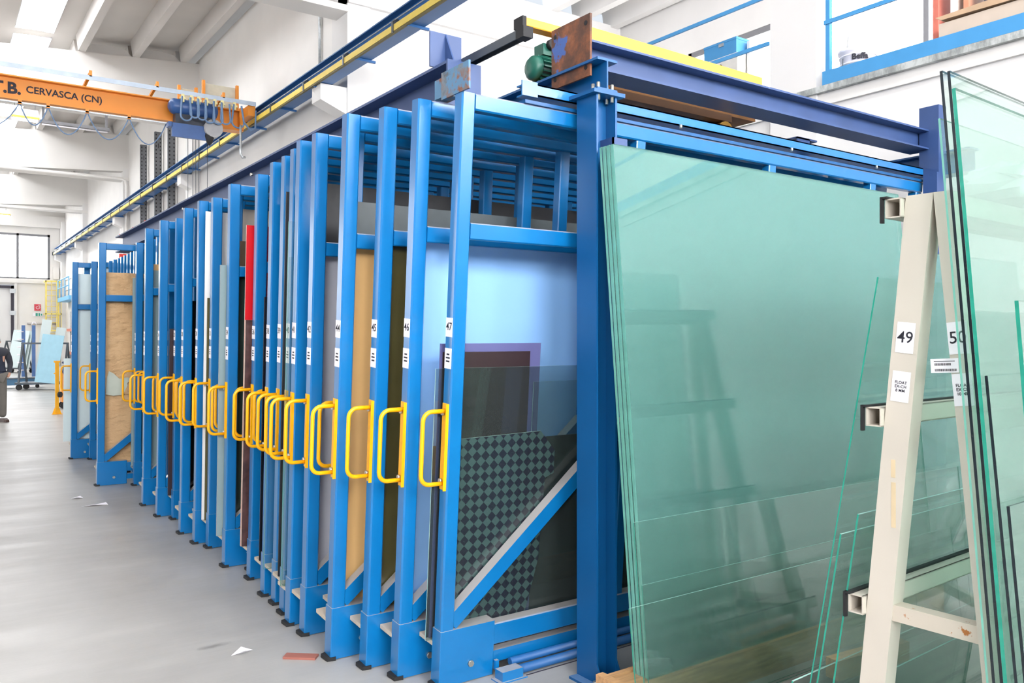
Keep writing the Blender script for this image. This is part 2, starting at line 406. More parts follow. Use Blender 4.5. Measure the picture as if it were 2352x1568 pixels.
# outer wall with windows behind the mezzanine
XO = 13.5
wo = MB()
wins = [(10.35, 12.6, 5.3, 7.78), (5.2, 9.4, 5.3, 8.0), (0.4, 4.4, 5.3, 8.0), (-5, -1, 5.3, 8.0)]
edges = [14.8]
for y0, y1, z0, z1 in wins:
    wo.box(XO, XO+0.3, y1, edges[-1], 0, 9.6); wo.box(XO, XO+0.3, y0, y1, 0, z0); wo.box(XO, XO+0.3, y0, y1, z1, 9.6); edges.append(y0)
wo.box(XO, XO+0.3, -9, edges[-1], 0, 9.6)
struct(wo.build('wall_outer', 'white_wall'), 'white outer wall with windows behind the mezzanine', 'wall')
for i, (y0, y1, z0, z1) in enumerate(wins):
    w = MB().box(XO+0.12, XO+0.16, y0, y1, z0, z1, 1, {5: 0}).build('window_%d' % (i+1), ['win_panel', 'paper']); struct(w, 'overexposed window above the mezzanine, %s from the far end' % ['first', 'second', 'third', 'fourth'][i], 'window')
    f = MB()
    for yy in (y0, (y0+y1)/2, y1-0.09): f.box(XO+0.02, XO+0.12, yy, yy+0.09, z0, z1)
    f.box(XO+0.02, XO+0.12, y0, y1, z1-0.12, z1).box(XO+0.02, XO+0.12, y0, y1, z0, z0+0.08)
    f.build('window_frame', 'frame_grey', w)
# far wall
YF = 55.0
wf = MB().box(5.8, XW+0.3, YF, YF+0.3, 0, 9.8).box(-13, 5.8, YF, YF+0.3, 7.55, 9.8).box(-13, 5.8, YF, YF+0.3, 4.6, 4.97).box(4.15, 5.8, YF, YF+0.3, 0, 4.6).box(-13, 0.5, YF, YF+0.3, 0, 4.97).box(-13, -8, YF, YF+0.3, 4.97, 7.55)
wf.box(-13, XW, YF-0.25, YF, 7.95, 8.6).box(-13, XW, YF-0.12, YF, 4.72, 4.9)
struct(wf.build('wall_far', 'concrete_white'), 'white wall at the far end of the hall', 'wall')
w = MB().box(-8, 5.8, YF+0.12, YF+0.16, 4.97, 7.55, 1, {2: 0}).build('window_5', ['win_panel', 'paper']); struct(w, 'wide overexposed window in the far wall above the sliding door', 'window')
f = MB().box(-8, 5.8, YF, YF+0.12, 7.43, 7.55).box(-8, 5.8, YF, YF+0.12, 4.97, 5.05)
for x in (-8, -5.6, -3.2, -0.8, 1.7, 4.12, 5.68): f.box(x, x+0.12, YF, YF+0.12, 4.97, 7.55)
f.build('window_frame', 'frame_grey', w)
d = MB().box(0.5, 3.85, YF+0.05, YF+0.12, 0, 4.4).build('door_1', 'white_wall'); struct(d, 'tall white sliding door with dark frame in the far wall', 'door')
MB().box(3.85, 4.0, YF-0.08, YF+0.12, 0, 4.55).box(0.4, 4.0, YF-0.08, YF+0.12, 4.4, 4.56).build('door_frame', 'dark_frame', d)
MB().box(4.02, 4.15, YF-0.12, YF, 0, 4.7).build('guide_post', 'concrete_white', d)
for z in (4.25, 3.0): MB().box(3.78, 4.08, YF-0.16, YF-0.08, z-0.12, z+0.12).build('hinge', 'steel', d)

# ceiling: slabs, ribs, skylights, beams
cb = MB(); rib = []
panels = [(-13+i*2.6) for i in range(9)]
skyx = [(1.85, 2.77), (-3.35, -2.43)]
def slab(x0, x1, y0, y1): cb.prism([(x0, zroof(x0)+0.42), (x1, zroof(x1)+0.42), (x1, zroof(x1)+0.6), (x0, zroof(x0)+0.6)], y1-y0,
                                   Matrix(((1,0,0,0),(0,0,1,y0),(0,1,0,0),(0,0,0,1))))
spans = list(zip([-9]+[b+0.4 for b in BAYS], BAYS+[55]))
xs = [-13] + [v for s in sorted(skyx) for v in s] + [XW+0.3]
for k in range(0, len(xs), 2): slab(xs[k], xs[k+1], -9, 55.3)
for b in BAYS:
    for s in skyx: slab(s[0], s[1], b-0.05, (b+10.45) if b == 4.3 else b+0.45)      # unseen bay over the rack closed to keep top light off it
ceil = cb.build('ceiling', 'ceiling'); struct(ceil, 'ribbed concrete ceiling of the main nave with skylights', 'ceiling')
ribx = [6.09, 4.80, 3.43, 1.20, 0.0, -0.9, -1.9, -3.9, -4.8, -6.1, -7.4, -8.75, -10, -11.3, -12.6]
for y0, y1 in spans:
    for x in ribx:
        z = zroof(x)
        m = MB().prism([(x-0.09, z), (x+0.09, z), (x+0.15, z+0.43), (x-0.15, z+0.43)], y1-y0, Matrix(((1,0,0,0),(0,0,1,y0),(0,1,0,0),(0,0,0,1))))
        m.build('rib', 'ceiling', ceil)
nsk = 0
for b0, b1 in zip(BAYS, BAYS[1:]+[56.2]):
    for s in skyx:
        if b0 == 4.3: continue
        nsk += 1
        o = MB().box(s[0]+0.02, s[1]-0.02, b0+0.45, b1-0.05, zroof(s[0])+0.45, zroof(s[0])+0.48, 1, {0: 0}).build('skylight', ['sky_panel', 'paper'], ceil)
for i, b in enumerate(BAYS):
    m = MB().prism([(-13, zroof(-13)-1.25), (XW, zroof(XW)-1.45), (XW, zroof(XW)), (-13, zroof(-13))], 0.4, Matrix(((1,0,0,0),(0,0,1,b),(0,1,0,0),(0,0,0,1))))
    m.box(-13, XW, b-0.08, b+0.48, zroof(1)-1.42, zroof(1)-1.30)
    o = m.build('trim_%d' % (i+1), 'concrete_white'); struct(o, 'deep white concrete roof beam spanning the hall, number %d counted from behind the photographer' % (i+1), 'beam')
    arcs = MB()
    for xa, xb in zip(ribx[:3]+[ribx[3]], [ribx[1], ribx[2], ribx[2]-0.01, ribx[4]]):
        x0, x1 = min(xa, xb)+0.11, max(xa, xb)-0.11
        if x1-x0 < 0.3: continue
        z = zroof(x0)
        arcs.prism([(x0, z), (x1, z), (x1, z+0.12), (x1-0.15, z+0.26), ((x0+x1)/2, z+0.30), (x0+0.15, z+0.26), (x0, z+0.12)], 0.3, Matrix(((1,0,0,0),(0,0,1,b+0.05),(0,1,0,0),(0,0,0,1))))
    arcs.build('end_filler', 'white_wall', o)
# roof over the side nave
c2 = MB().box(XW, 10.4, -9, 15.2, 9.42, 9.6).box(11.3, 13.8, -9, 15.2, 9.42, 9.6)
ceil2 = c2.build('ceiling_side', 'white_wall'); struct(ceil2, 'ribbed white ceiling above the mezzanine', 'ceiling')
for x in (7.3, 8.6, 9.95, 11.5, 12.35, 13.3):
    MB().prism([(x-0.1, 8.95), (x+0.1, 8.95), (x+0.17, 9.43), (x-0.17, 9.43)], 24, Matrix(((1,0,0,0),(0,0,1,-9),(0,1,0,0),(0,0,0,1)))).build('rib', 'white_wall', ceil2)
MB().box(10.4, 11.3, -9, 14.8, 9.5, 9.53, 1, {0: 0}).build('skylight', ['sky_side', 'paper'], ceil2)
struct(MB().box(XW, XW+0.3, -9, 14.8, 8.3, 9.8).build('trim_9', 'white_wall'), 'white eaves beam along the column line above the mezzanine', 'beam')

# columns with corbels
for i, (y0, y1) in enumerate(((14.76, 15.5), (25.26, 26.0), (35.76, 36.5), (46.26, 47.0), (54.3, 54.98))):
    c = MB().box(XW, XW+0.47, y0, y1, 0, 9.5) if i == 0 else MB().box(XW-0.22, XW+0.1, y0, y1, 0, 8.3)
    o = c.build('column_%d' % (i+1), 'white_wall'); struct(o, 'white concrete column with a crane corbel, number %d down the right side' % (i+1), 'column')
    cb = MB().prism([(6.0, 6.09), (XW, 5.88), (XW, 6.39), (6.0, 6.39)], 0.42, Matrix(((1,0,0,0),(0,0,1,y0+0.02),(0,1,0,0),(0,0,0,1))))
    cb.build('corbel', 'white_wall', o)
cm = MB().box(XW, XW+0.14, 4.55, 5.05, 0, 9.5).build('column_6', 'white_wall'); struct(cm, 'white pillar standing at the mezzanine edge', 'column')

# mezzanine
mz = MB().box(XW+0.02, XO, -9, 14.8, 3.72, 3.86).build('mezzanine_floor', 'concrete_white'); struct(mz, 'mezzanine floor slab behind the rack', 'floor')
MB().box(XW-0.03, XW+0.02, -9, 14.7, 3.825, 3.88).build('edge_strip', 'galv', mz)

# ================================================================== CRANE RAIL AND CRANE
run = empty('crane_runway', (6.12, 12, 6.4))
tag(run, 'blue crane runway beam with a yellow conductor bar along the wall', 'crane rail')
def wpart(mb, name, mats, parent, origin=None):
    """mesh given in world coordinates, parented to a thing (rotation free) at its location"""
    loc = Vector(parent.location)
    if parent.parent: loc = loc + Vector(parent.parent.location)
    mb.v = [tuple(Vector(v) - loc) for v in mb.v]
    return mb.build(name, mats, parent)
wpart(MB().ibeam('y', 3, 57-2.1, 6.12, 6.40, 6.77, 0.24, 0.02, 0.015), 'beam', 'rail_blue', run)
wpart(MB().box(6.09, 6.15, 3, 54.8, 6.77, 6.81), 'rail_head', 'dark_track', run)
cbar = wpart(MB().box(5.92, 5.96, 3, 54.6, 6.40, 6.50), 'conductor_bar', 'yellow_bar', run)
wpart(MB().box(5.925, 5.965, 3, 54.6, 6.37, 6.398), 'contact_slot', pmat('conductor_slot_dark', (92, 84, 40), 0.6), run)
wpart(MB().tube([(5.95, 3, 6.585), (5.95, 54.5, 6.585)], 0.010, 6), 'conduit', 'steel', run)
for k in range(27):
    y = 5.6 + k*1.88
    wpart(MB().box(5.95, 6.32, y-0.02, y+0.02, 6.36, 6.40), 'bracket', 'rail_blue', run)
    wpart(MB().box(5.905, 5.97, y+0.4, y+0.45, 6.38, 6.56).box(5.94, 6.02, y+0.41, y+0.44, 6.55, 6.6), 'hanger_clip', 'dark_track', run)

crane = empty('bridge_crane', (1.0, 18.75, 6.2))
tag(crane, 'orange bridge crane girder spanning the hall with festoon cables', 'crane')
g = MB().ibeam('x', -12.2, 5.75, 18.75, 6.22, 6.68, 0.30, 0.025, 0.02)
wpart(g, 'girder', 'orange', crane)
wpart(MB().box(5.74, 5.90, 18.25, 19.3, 6.50, 6.72).box(5.66, 5.745, 18.55, 18.95, 6.24, 6.72), 'end_carriage', 'orange', crane)
wpart(place_text(text_mb('CERVASCA (CN)', 0.185, 0.004), '-y', (2.24, 18.732, 6.47)), 'lettering', 'ink', crane)
wpart(place_text(text_mb('T.B.', 0.30, 0.012), '-y', (1.24, 18.732, 6.45)), 'lettering', 'ink', crane)
wpart(MB().box(-12, 5.9, 18.20, 18.25, 6.74, 6.80).box(-12, 5.9, 18.20, 18.21, 6.71, 6.74), 'festoon_rail', pmat('festoon_rail_zinc', (170, 182, 196), 0.4, metal=0.4), crane)
for x in (-2.0, 0.4, 2.62, 3.86, 5.2): wpart(MB().bar((x, 18.24, 6.84), (x-0.05, 18.72, 6.68), 0.05, 0.05).box(x-0.02, x+0.03, 18.2, 18.25, 6.78, 6.90), 'rail_arm', 'orange', crane)
for (x0, x1, z1) in ((5.02, 5.76, 7.33), (4.50, 4.86, 7.13)):
    p = wpart(MB().box(x0+0.03, x1-0.03, 19.15, 19.4, 6.70, z1-0.02), 'control_cabinet', pmat('cabinet_beige', (180, 176, 158), 0.6), crane)
    for xx in (x0, x1): wpart(MB().box(xx-0.03, xx+0.03, 19.08, 19.16, 6.66, z1+0.03), 'cabinet_post', 'orange', crane)
# festoon along the lower flange
cabm = pmat('blue_grey_cable', (92, 118, 150), 0.5)
xs = [-0.4, 0.5, 1.45, 1.93, 2.62, 3.40, 4.13]
for a, b in zip(xs, xs[1:]):
    pts = []
    for k in range(13):
        t = k/12; dip = 0.50*(1-(2*t-1)**2)*(1 if b-a > 0.5 else 0.8); pts.append((a+(b-a)*t, 18.62, 6.17-dip))
    wpart(MB().tube(pts, 0.012, 6), 'festoon_cable', cabm, crane)
    wpart(MB().box(a-0.03, a+0.03, 18.6, 18.64, 6.14, 6.22), 'cable_trolley', 'orange', crane)
wpart(MB().box(-6, 4.4, 18.6, 18.63, 6.155, 6.185), 'cable_track', 'steel', crane)
# stacked festoon loops beside the hoist
for k, x in enumerate((4.35, 4.52, 4.67, 4.83, 5.0, 5.16, 5.42)):
    dep = (0.50, 0.42, 0.44, 0.48, 0.48, 0.46, 0.50)[k]; wd = (0.11, 0.09, 0.09, 0.1, 0.1, 0.1, 0.13)[k]
    pts = [(x-0.02, 18.14, 6.66)]
    for q in range(9):
        t = math.pi*(0.5+ (1.5-0.5)*0) ; ang = math.pi - q*math.pi/8
        pts.append((x+0.06+wd*math.cos(ang), 18.12, 6.66-dep+wd*0.9 - wd*0.9*math.sin(ang)))
    pts.append((x+0.13, 18.10, 6.64))
    wpart(MB().tube(pts, 0.02, 6), 'festoon_loop', cabm, crane)
    wpart(MB().box(x-0.02, x+0.04, 18.18, 18.24, 6.56, 6.72).box(x-0.05, x+0.07, 18.19, 18.23, 6.62, 6.66), 'loop_carrier', pmat('carrier_cream', (214, 204, 150), 0.5), crane)
wpart(MB().tube([(5.55, 18.1, 6.62), (5.6, 18.1, 6.3), (5.75, 18.1, 6.13), (5.85, 18.1, 6.2), (5.88, 18.15, 6.6)], 0.02, 6), 'festoon_loop', cabm, crane)
wpart(MB().tube([(5.50, 18.0, 6.2), (5.50, 18.0, 5.58), (5.54, 18.0, 5.5), (5.6, 18.0, 5.52)], 0.025, 8), 'cable_guide', 'steel', crane)

hoist = empty('hoist_trolley', (4.6, 18.4, 5.84))
tag(hoist, 'blue electric hoist trolley hanging under the orange crane girder', 'hoist')
blm = pmat('hoist_blue_paint', (42, 78, 132), 0.4)
wpart(MB().tube([(4.12, 18.42, 6.50), (4.16, 18.42, 6.50), (4.22, 18.42, 6.50), (5.02, 18.42, 6.50), (5.1, 18.42, 6.50), (5.13, 18.42, 6.50)], [0.06, 0.13, 0.165, 0.165, 0.14, 0.06], 16), 'motor', blm, hoist)
wpart(MB().box(4.45, 5.0, 18.5, 18.9, 6.10, 6.215), 'trolley_frame', 'dark_track', hoist)
wpart(MB().box(4.25, 5.0, 18.36, 18.58, 6.10, 6.36), 'gearbox', pmat('hoist_dark_steel', (40, 46, 58), 0.5), hoist)  # dark blue-grey steel
wpart(MB().box(4.17, 4.88, 18.30, 18.36, 5.84, 6.13).box(4.10, 4.18, 18.30, 18.5, 6.04, 6.14), 'cover_plate', blm, hoist)
wpart(MB().cyl((5.0, 18.2, 6.10), (5.0, 18.55, 6.10), 0.19, 16), 'rope_drum', pmat('drum_grey', (150, 150, 152), 0.5), hoist)
wpart(MB().tube([(4.93, 18.3, 6.03), (4.93, 18.3, 5.93), (4.93, 18.3, 5.80), (4.93, 18.3, 5.74)], [0.08, 0.10, 0.06, 0.01], 10), 'limit_cone', 'black', hoist)
for x in (4.50, 4.60, 4.66, 4.72, 4.90): wpart(MB().tube([(x, 18.35, 5.9), (x, 18.35, 1.2)], 0.006, 5), 'hoist_rope', 'dark_track', hoist)
wpart(MB().box(4.45, 4.95, 18.28, 18.42, 1.02, 1.24), 'hook_block', 'carriage', hoist)

# ceiling lamps
def lamp(x, y, z, L, label):
    t = empty('highbay_lamp', (x, y, z)); tag(t, label, 'lamp', 'ceiling lamps')
    MB().prism([(-L/2, 0.0), (L/2, 0.0), (L/2-0.06, 0.24), (-L/2+0.06, 0.24)], 0.36, Matrix(((1,0,0,0),(0,0,1,-0.18),(0,1,0,0),(0,0,0,1)))).build('housing', 'concrete_white', t)
    MB().box(-L/2+0.06, L/2-0.06, -0.13, 0.13, -0.015, 0.0).build('lamp_tube', 'lamp_on', t)
    MB().box(-L/2+0.02, L/2-0.02, -0.2, -0.18, 0.0, 0.05).build('rim', 'yellow_bar', t)
    for s in (-1, 1): MB().tube([(s*L*0.35, 0, 0.23), (s*L*0.35, 0, 7.84-z)], 0.006, 5).build('hanger', 'dark_track', t)
lamp(2.1, 25.45, 7.40, 0.68, 'white box lamp glowing under the orange crane girder')
lamp(2.6, 46.5, 7.45, 1.3, 'white box lamp hanging far down the hall below the third beam')
tl = empty('tube_lamp', (3.3, 25.5, 7.38)); tag(tl, 'long grey unlit tube lamp hanging behind the orange girder', 'lamp')
MB().box(-0.85, 0.85, -0.06, 0.06, 0, 0.08).build('housing', 'frame_grey', tl); MB().cyl((-0.8, 0, -0.03), (0.8, 0, -0.03), 0.02, 8).build('lamp_tube', 'paper', tl)
MB().box(-0.8, -0.74, -0.02, 0.02, 0.08, 0.45).box(0.74, 0.8, -0.02, 0.02, 0.08, 0.45).build('hanger', 'frame_grey', tl)
tag(MB().tube([(-4, 35.6, 7.85), (6.2, 35.6, 7.85), (6.36, 35.6, 7.8), (6.40, 35.6, 7.6), (6.40, 35.6, 0.5)], 0.05, 8).build('conduit_pipe', 'concrete_white'), 'pale conduit pipe bending down below the second roof beam', 'pipe')
tag(MB().tube([(5.9, 16.2, 9.2), (6.42, 16.2, 9.2), (6.48, 16.0, 9.1), (6.48, 16.0, 6.9)], 0.03, 8).build('conduit_pipe', 'steel'), 'thin grey conduit on the wall above the crane rail', 'pipe')

# cantilever rack uprights at the wall
cr = empty('cantilever_rack', (6.38, 29.7, 0)); tag(cr, 'dark grey perforated cantilever rack with red arms behind the crane rail', 'rack')
for ya in (27.9, 29.8, 32.1):
    u = wpart(MB().box(6.24, 6.46, ya, ya+0.01, 0, 8.55).box(6.24, 6.25, ya, ya+0.12, 0, 8.55).box(6.45, 6.46, ya, ya+0.12, 0, 8.55), 'upright', 'upright', cr)
    hol = MB()
    for k in range(34):
        z = 4.2 + k*0.128
        for x in (6.285, 6.415): hol.box(x-0.017, x+0.017, ya-0.003, ya-0.0005, z, z+0.05)
    for z in (5.2, 6.9, 8.0): hol.box(6.34, 6.36, ya-0.003, ya-0.0005, z, z+0.16)
    wpart(hol, 'hole_row', 'black', cr)
    for z in (5.15, 4.45): wpart(MB().box(6.46, 6.5, ya-0.02, ya+0.12, z-0.15, z+0.22).box(6.12, 6.24, ya, ya+0.12, z-0.12, z+0.18).box(6.0, 6.9, ya-0.1, ya-0.02, z, z+0.13) if False else MB().box(6.10, 6.239, ya, ya+0.12, z-0.12, z+0.18).box(5.55, 6.10, ya+0.02, ya+0.10, z, z+0.14), 'arm', 'red_arm', cr)

# ================================================================== SHEET RACK
PITCH = 0.205
def yframe(n): return 3.39 + PITCH*(47-n)
def lean(n): return R(4.4) if n >= 43 else (R(3.6) if n >= 35 else R(2.9))
FX = {47:1.96,46:1.85,45:1.78,44:1.68,42:1.70,41:1.69,40:1.73,39:1.75,38:1.75,36:1.79,34:1.74,31:1.79,30:1.74,28:1.73,25:1.81,24:1.72,21:1.72,15:1.87,14:1.53,3:1.78,2:1.58,
      43:1.80,37:1.86,35:1.86,33:1.82,32:1.90,29:1.82,27:1.86,26:1.90,23:1.84,22:1.92,20:1.9,19:1.95,18:1.95,17:1.95,16:1.95,13:2.0,12:2.0,11:2.0,10:2.0,9:2.0,8:2.0,7:2.0,6:2.0,5:1.98,4:1.96,1:1.75}
SHOWN = [47,46,45,44,42,41,40,39,38,36,34,31,30,28,25,24,21,15,14,3,2]
L = 3.85
fm = {}
fm['front_stile'] = MB().cbox(0, 0.072, 0, 0.07, 0, 2.725, 0.007).mesh('front_stile', 'blue')
fm['top_rail'] = MB().cbox(0.0721, L, 0, 0.07, 2.652, 2.725, 0.007, 'x').mesh('top_rail', 'blue')
fm['mid_rail'] = MB().cbox(0.0721, L, 0, 0.07, 2.075, 2.15, 0.005, 'x').mesh('mid_rail', 'blue')
fm['upright'] = MB().cbox(0, 0.065, 0.006, 0.064, 0.246, 2.651, 0.005).mesh('upright', 'blue')
fm['rear_stile'] = MB().cbox(L-0.07, L, 0.003, 0.067, 0, 2.65, 0.005).mesh('rear_stile', 'blue')
fm['bottom_rail'] = MB().cbox(0.0721, L-0.0701, 0.002, 0.068, 0.14, 0.245, 0.005, 'x').mesh('bottom_rail', 'blue')
fm['lower_rail'] = MB().box(0.0721, L-0.0701, 0.008, 0.062, 0.05, 0.108).mesh('lower_rail', 'blue')
fm['foot_block'] = MB().cbox(-0.004, 0.30, -0.006, 0.076, 0.0, 0.265, 0.004).mesh('foot_block', 'blue')
fm['diagonal_brace'] = MB().bar((0.06, 0.035, 0.29), (1.11, 0.035, 1.18), 0.058, 0.072).mesh('diagonal_brace', 'blue')
fm['ledge'] = MB().box(-0.005, L-0.1, 0.0701, 0.195, 0.178, 0.198).mesh('ledge', 'ledge')
fm['bolt'] = MB().tube([(0.165, -0.006, 0.085), (0.165, -0.018, 0.085)], 0.016, 6).mesh('bolt', 'bolt')
fm['rubber_foot'] = MB().prism([(-0.014, -0.008), (0.03, -0.016), (0.045, 0.03), (0.02, 0.075), (-0.02, 0.06)], 0.018, Matrix.Translation((-0.008, 0, -0.003))).mesh('rubber_foot', 'black')
hp = [(-0.005, 0.035, 0.955), (-0.075, 0.035, 0.955)]
for k in range(1, 6):
    a = k*math.pi/2/5; hp.append((-0.075-0.045*math.sin(a), 0.035, 0.955+0.045*(1-math.cos(a))))
for k in range(0, 6):
    a = k*math.pi/2/5; hp.append((-0.075-0.045*math.cos(a), 0.035, 1.245+0.045*math.sin(a)))
hp.append((-0.005, 0.035, 1.29))
fm['handle'] = MB().tube(hp, 0.0105, 8).mesh('handle', 'yellow')
fm['mounting_plate'] = MB().box(-0.004, 0, 0.008, 0.062, 0.925, 1.325).box(-0.016, -0.004, 0.008, 0.012, 0.925, 1.325).mesh('mounting_plate', 'yellow')
fm['plate_bolt'] = MB().tube([(-0.004, 0.047, 0), (-0.016, 0.047, 0)], 0.012, 6).mesh('plate_bolt', 'bolt')
fm['number_label'] = MB().box(-0.0015, 0, 0.006, 0.064, 1.63, 1.717).mesh('number_label', 'paper')
fm['tag_label'] = MB().box(-0.0015, 0, 0.006, 0.064, 1.485, 1.578).mesh('tag_label', 'paper')
tb = MB()
for k, wd in enumerate((0.024, 0.034, 0.030)): tb.box(-0.0022, -0.0015, 0.035-wd/2, 0.035+wd/2, 1.547-k*0.016, 1.554-k*0.016)
fm['print_line'] = tb.mesh('print_line', 'ink')
HID = 'blue sheet rack frame pushed in between its neighbours, only edges showing'
frames = {}
POSN = {47: 'standing right at the blue post', 46: 'second from the blue post, before a blue board', 45: 'third from the blue post, before olive glass', 44: 'in front of the tan board', 42: 'in front of the light grey board',
        41: 'with green edged glass, left of the grey board', 40: 'slim gap, second left of the grey board', 39: 'with scratched paint near its top', 38: 'just right of the red board frame', 36: 'with the red board sticking out',
        34: 'with silvery glass sticking out', 31: 'with the tall white board sticking out', 30: 'just left of the tall white board', 28: 'two places left of the tall white board', 25: 'beside a dark brown panel', 24: 'left of the dark brown panel',
        21: 'in front of grey glass with tan top', 15: 'just right of the paper wrapped sheet', 14: 'holding the brown paper wrapped sheet', 3: 'second from the far end', 2: 'farthest of all, with frosted glass'}
for n in range(47, 0, -1):
    y = yframe(n); sc = (2.755 - (y-3.39)*0.0115)/2.725
    t = empty('sheet_rack_frame', (FX[n], y, 0.004), (lean(n), 0, 0), (1, 1, sc))
    if n in SHOWN:
        tag(t, 'blue rack frame labelled %d, %s' % (n, POSN[n]), 'rack frame', 'pulled-out frames of the sheet rack')
    else: tag(t, HID, 'rack frame', 'pushed-in frames of the sheet rack')
    frames[n] = t
    for k in ('front_stile', 'top_rail', 'mid_rail', 'rear_stile', 'bottom_rail', 'lower_rail', 'foot_block', 'diagonal_brace', 'ledge', 'rubber_foot'): link(k, fm[k], t)
    for x in (1.08, 2.16, 3.22): link('upright', fm['upright'], t, (x, 0, 0))
    link('bolt', fm['bolt'], t)
    h = link('handle', fm['handle'], t); link('mounting_plate', fm['mounting_plate'], h)
    for z in (0.965, 1.28): link('bolt', fm['plate_bolt'], h, (0, 0, z))
    lb = link('number_label', fm['number_label'], t)
    place_text(text_mb(str(n), 0.050, 0.0006), '-x', (-0.0022, 0.035, 1.676)).build('lettering', 'ink', lb)
    tg = link('tag_label', fm['tag_label'], t); link('print_line', fm['print_line'], tg)

def sheet(n, name, x0, x1, ztop, mat, label, cat, layer=0.0, t=0.006, edge=None, zb=0.2, poly=None):
    """a sheet standing on the ledge of frame n, leaning on it; x0,x1 in world X; layer = gap behind the frame"""
    y = yframe(n); a = lean(n)
    off = Matrix.Rotation(a, 4, 'X') @ Vector((0, 0.072+layer, zb))
    mb = MB()
    h = ztop - zb - 0.006
    if poly: mb.prism(poly, t, Matrix(((1,0,0,0),(0,0,1,0),(0,1,0,0),(0,0,0,1))), 0, 1)
    else: mb.box(0, x1-x0, 0, t, 0, h, 0, {0: 1, 1: 1, 4: 1, 5: 1})
    o = mb.build(name, [mat, edge or mat])
    o.location = (x0, y + off.y, 0.006 + off.z); o.rotation_euler = (a, 0, 0)
    return tag(o, label, cat)
GS = 'glass sheet'
# frame 47
sheet(47, 'pattern_glass_sheet', 1.985, 2.66, 1.19, 'checker', 'dark checker patterned glass offcut in rack frame 47', GS, 0.0, 0.005, 'edge_pale',
      poly=[(0, 0), (0.50, 0), (0.58, 0.30), (0.60, 0.72), (0.655, 0.74), (0.655, 0.86), (0.56, 0.965), (0, 0.955)])
sheet(47, 'smoked_glass_sheet', 1.925, 2.86, 1.50, 'glass_grey', 'clear grey glass sheet behind the checker patterned offcut', GS, 0.010, 0.005, 'edge_pale')
sheet(47, 'clear_glass_sheet', 2.50, 3.3, 1.42, 'glass_clear', 'small clear glass sheet in rack frame 47, right of the dark panel', GS, 0.018, 0.005, 'edge_pale')
sheet(47, 'brown_glass_board', 1.97, 2.475, 1.575, 'board_dark', 'dark brown panel in rack frame 47 in front of the purple one', 'panel', 0.026, 0.005)
sheet(47, 'purple_panel', 1.958, 2.545, 1.615, 'board_purple', 'purple grey panel bordering the dark brown panel', 'panel', 0.034, 0.005)
sheet(47, 'black_glass_sheet', 1.945, 3.9, 1.13, 'board_charcoal', 'low black glass sheet at the back of rack frame 47', GS, 0.042, 0.006)
# frame 46 and on
sheet(46, 'blue_board', 1.90, 5.0, 2.12, 'board_blue', 'large light blue board in rack frame 46', 'board', 0.03, 0.008)
sheet(45, 'olive_glass_sheet', 1.84, 4.9, 2.10, 'glass_olive', 'dark olive glass sheet in rack frame 45', GS, 0.0, 0.006)
sheet(45, 'brown_board', 1.83, 4.8, 2.10, 'board_brown', 'brown board behind the olive glass in rack frame 45', 'board', 0.02, 0.008)
sheet(44, 'tan_board', 1.74, 4.9, 2.10, 'board_tan', 'large tan board in rack frame 44', 'board', 0.02, 0.010)
sheet(44, 'grey_glass_sheet', 1.76, 4.8, 2.34, pmat('slate_glass', (84, 90, 92), 0.25), 'slate grey glass sheet showing above the tan board', GS, 0.045, 0.006)
sheet(43, 'mirror_sheet', 1.785, 4.4, 2.27, 'mirror', 'silver mirror sheet sticking out beside the grey board', GS, 0.02, 0.006, 'board_white')
sheet(43, 'lilac_board', 1.80, 4.4, 2.20, 'board_lilac', 'lilac blue board behind the mirror sheet', 'board', 0.035, 0.008)
sheet(42, 'grey_board', 1.76, 4.9, 2.12, 'board_grey', 'light grey board in rack frame 42', 'board', 0.02, 0.010)
sheet(42, 'dark_glass_sheet', 1.80, 4.8, 2.50, 'board_charcoal', 'charcoal sheet showing above the light grey board', GS, 0.05, 0.006)
sheet(41, 'float_glass_sheet', 1.665, 4.7, 2.30, 'glass_clear', 'green edged float glass sheet in rack frame 41', GS, 0.015, 0.008, 'edge')
sheet(41, 'float_glass_sheet', 1.68, 4.7, 2.10, 'glass_clear', 'second green edged float glass sheet in rack frame 41', GS, 0.035, 0.008, 'edge')
sheet(40, 'dark_fill_sheet', 1.72, 4.7, 2.5, 'board_charcoal', 'added dark sheet second left of the grey board', GS, 0.015, 0.006)  # added to darken the inside of the rack
sheet(39, 'small_glass_sheet', 1.70, 2.6, 1.10, 'glass_clear', 'small low teal edged glass sheet in rack frame 39', GS, 0.012, 0.008, 'edge')
sheet(39, 'dark_glass_sheet', 1.80, 4.7, 2.2, 'glass_dark', 'dark glass sheet behind the small low teal one', GS, 0.03, 0.006)
sheet(38, 'black_glass_sheet', 1.74, 4.7, 1.9, 'glass_black', 'black glass sheet right of the red board', GS, 0.015, 0.006)
sheet(37, 'maroon_board', 1.86, 4.7, 2.0, 'board_dark', 'dark maroon board in the rack between frames 36 and 38', 'board', 0.015, 0.008)
sheet(36, 'marble_board', 1.757, 4.5, 1.76, 'board_marble', 'dark mottled stone board sticking out below the red board', 'board', 0.03, 0.014, 'board_beige')
sheet(36, 'red_board', 1.757, 4.6, 2.40, 'board_red', 'bright red board sticking out beside rack frame 36', 'board', 0.05, 0.010, 'board_beige')
sheet(35, 'dark_fill_board', 1.9, 4.7, 2.3, 'board_charcoal', 'charcoal board added in the pushed-in frame left of the red board', 'board', 0.015, 0.008)  # extra dark board, put in to deepen the rack interior
sheet(34, 'dark_green_glass_sheet', 1.80, 4.7, 2.08, 'glass_dark', 'dark green glass sheet in rack frame 34', GS, 0.012, 0.008)
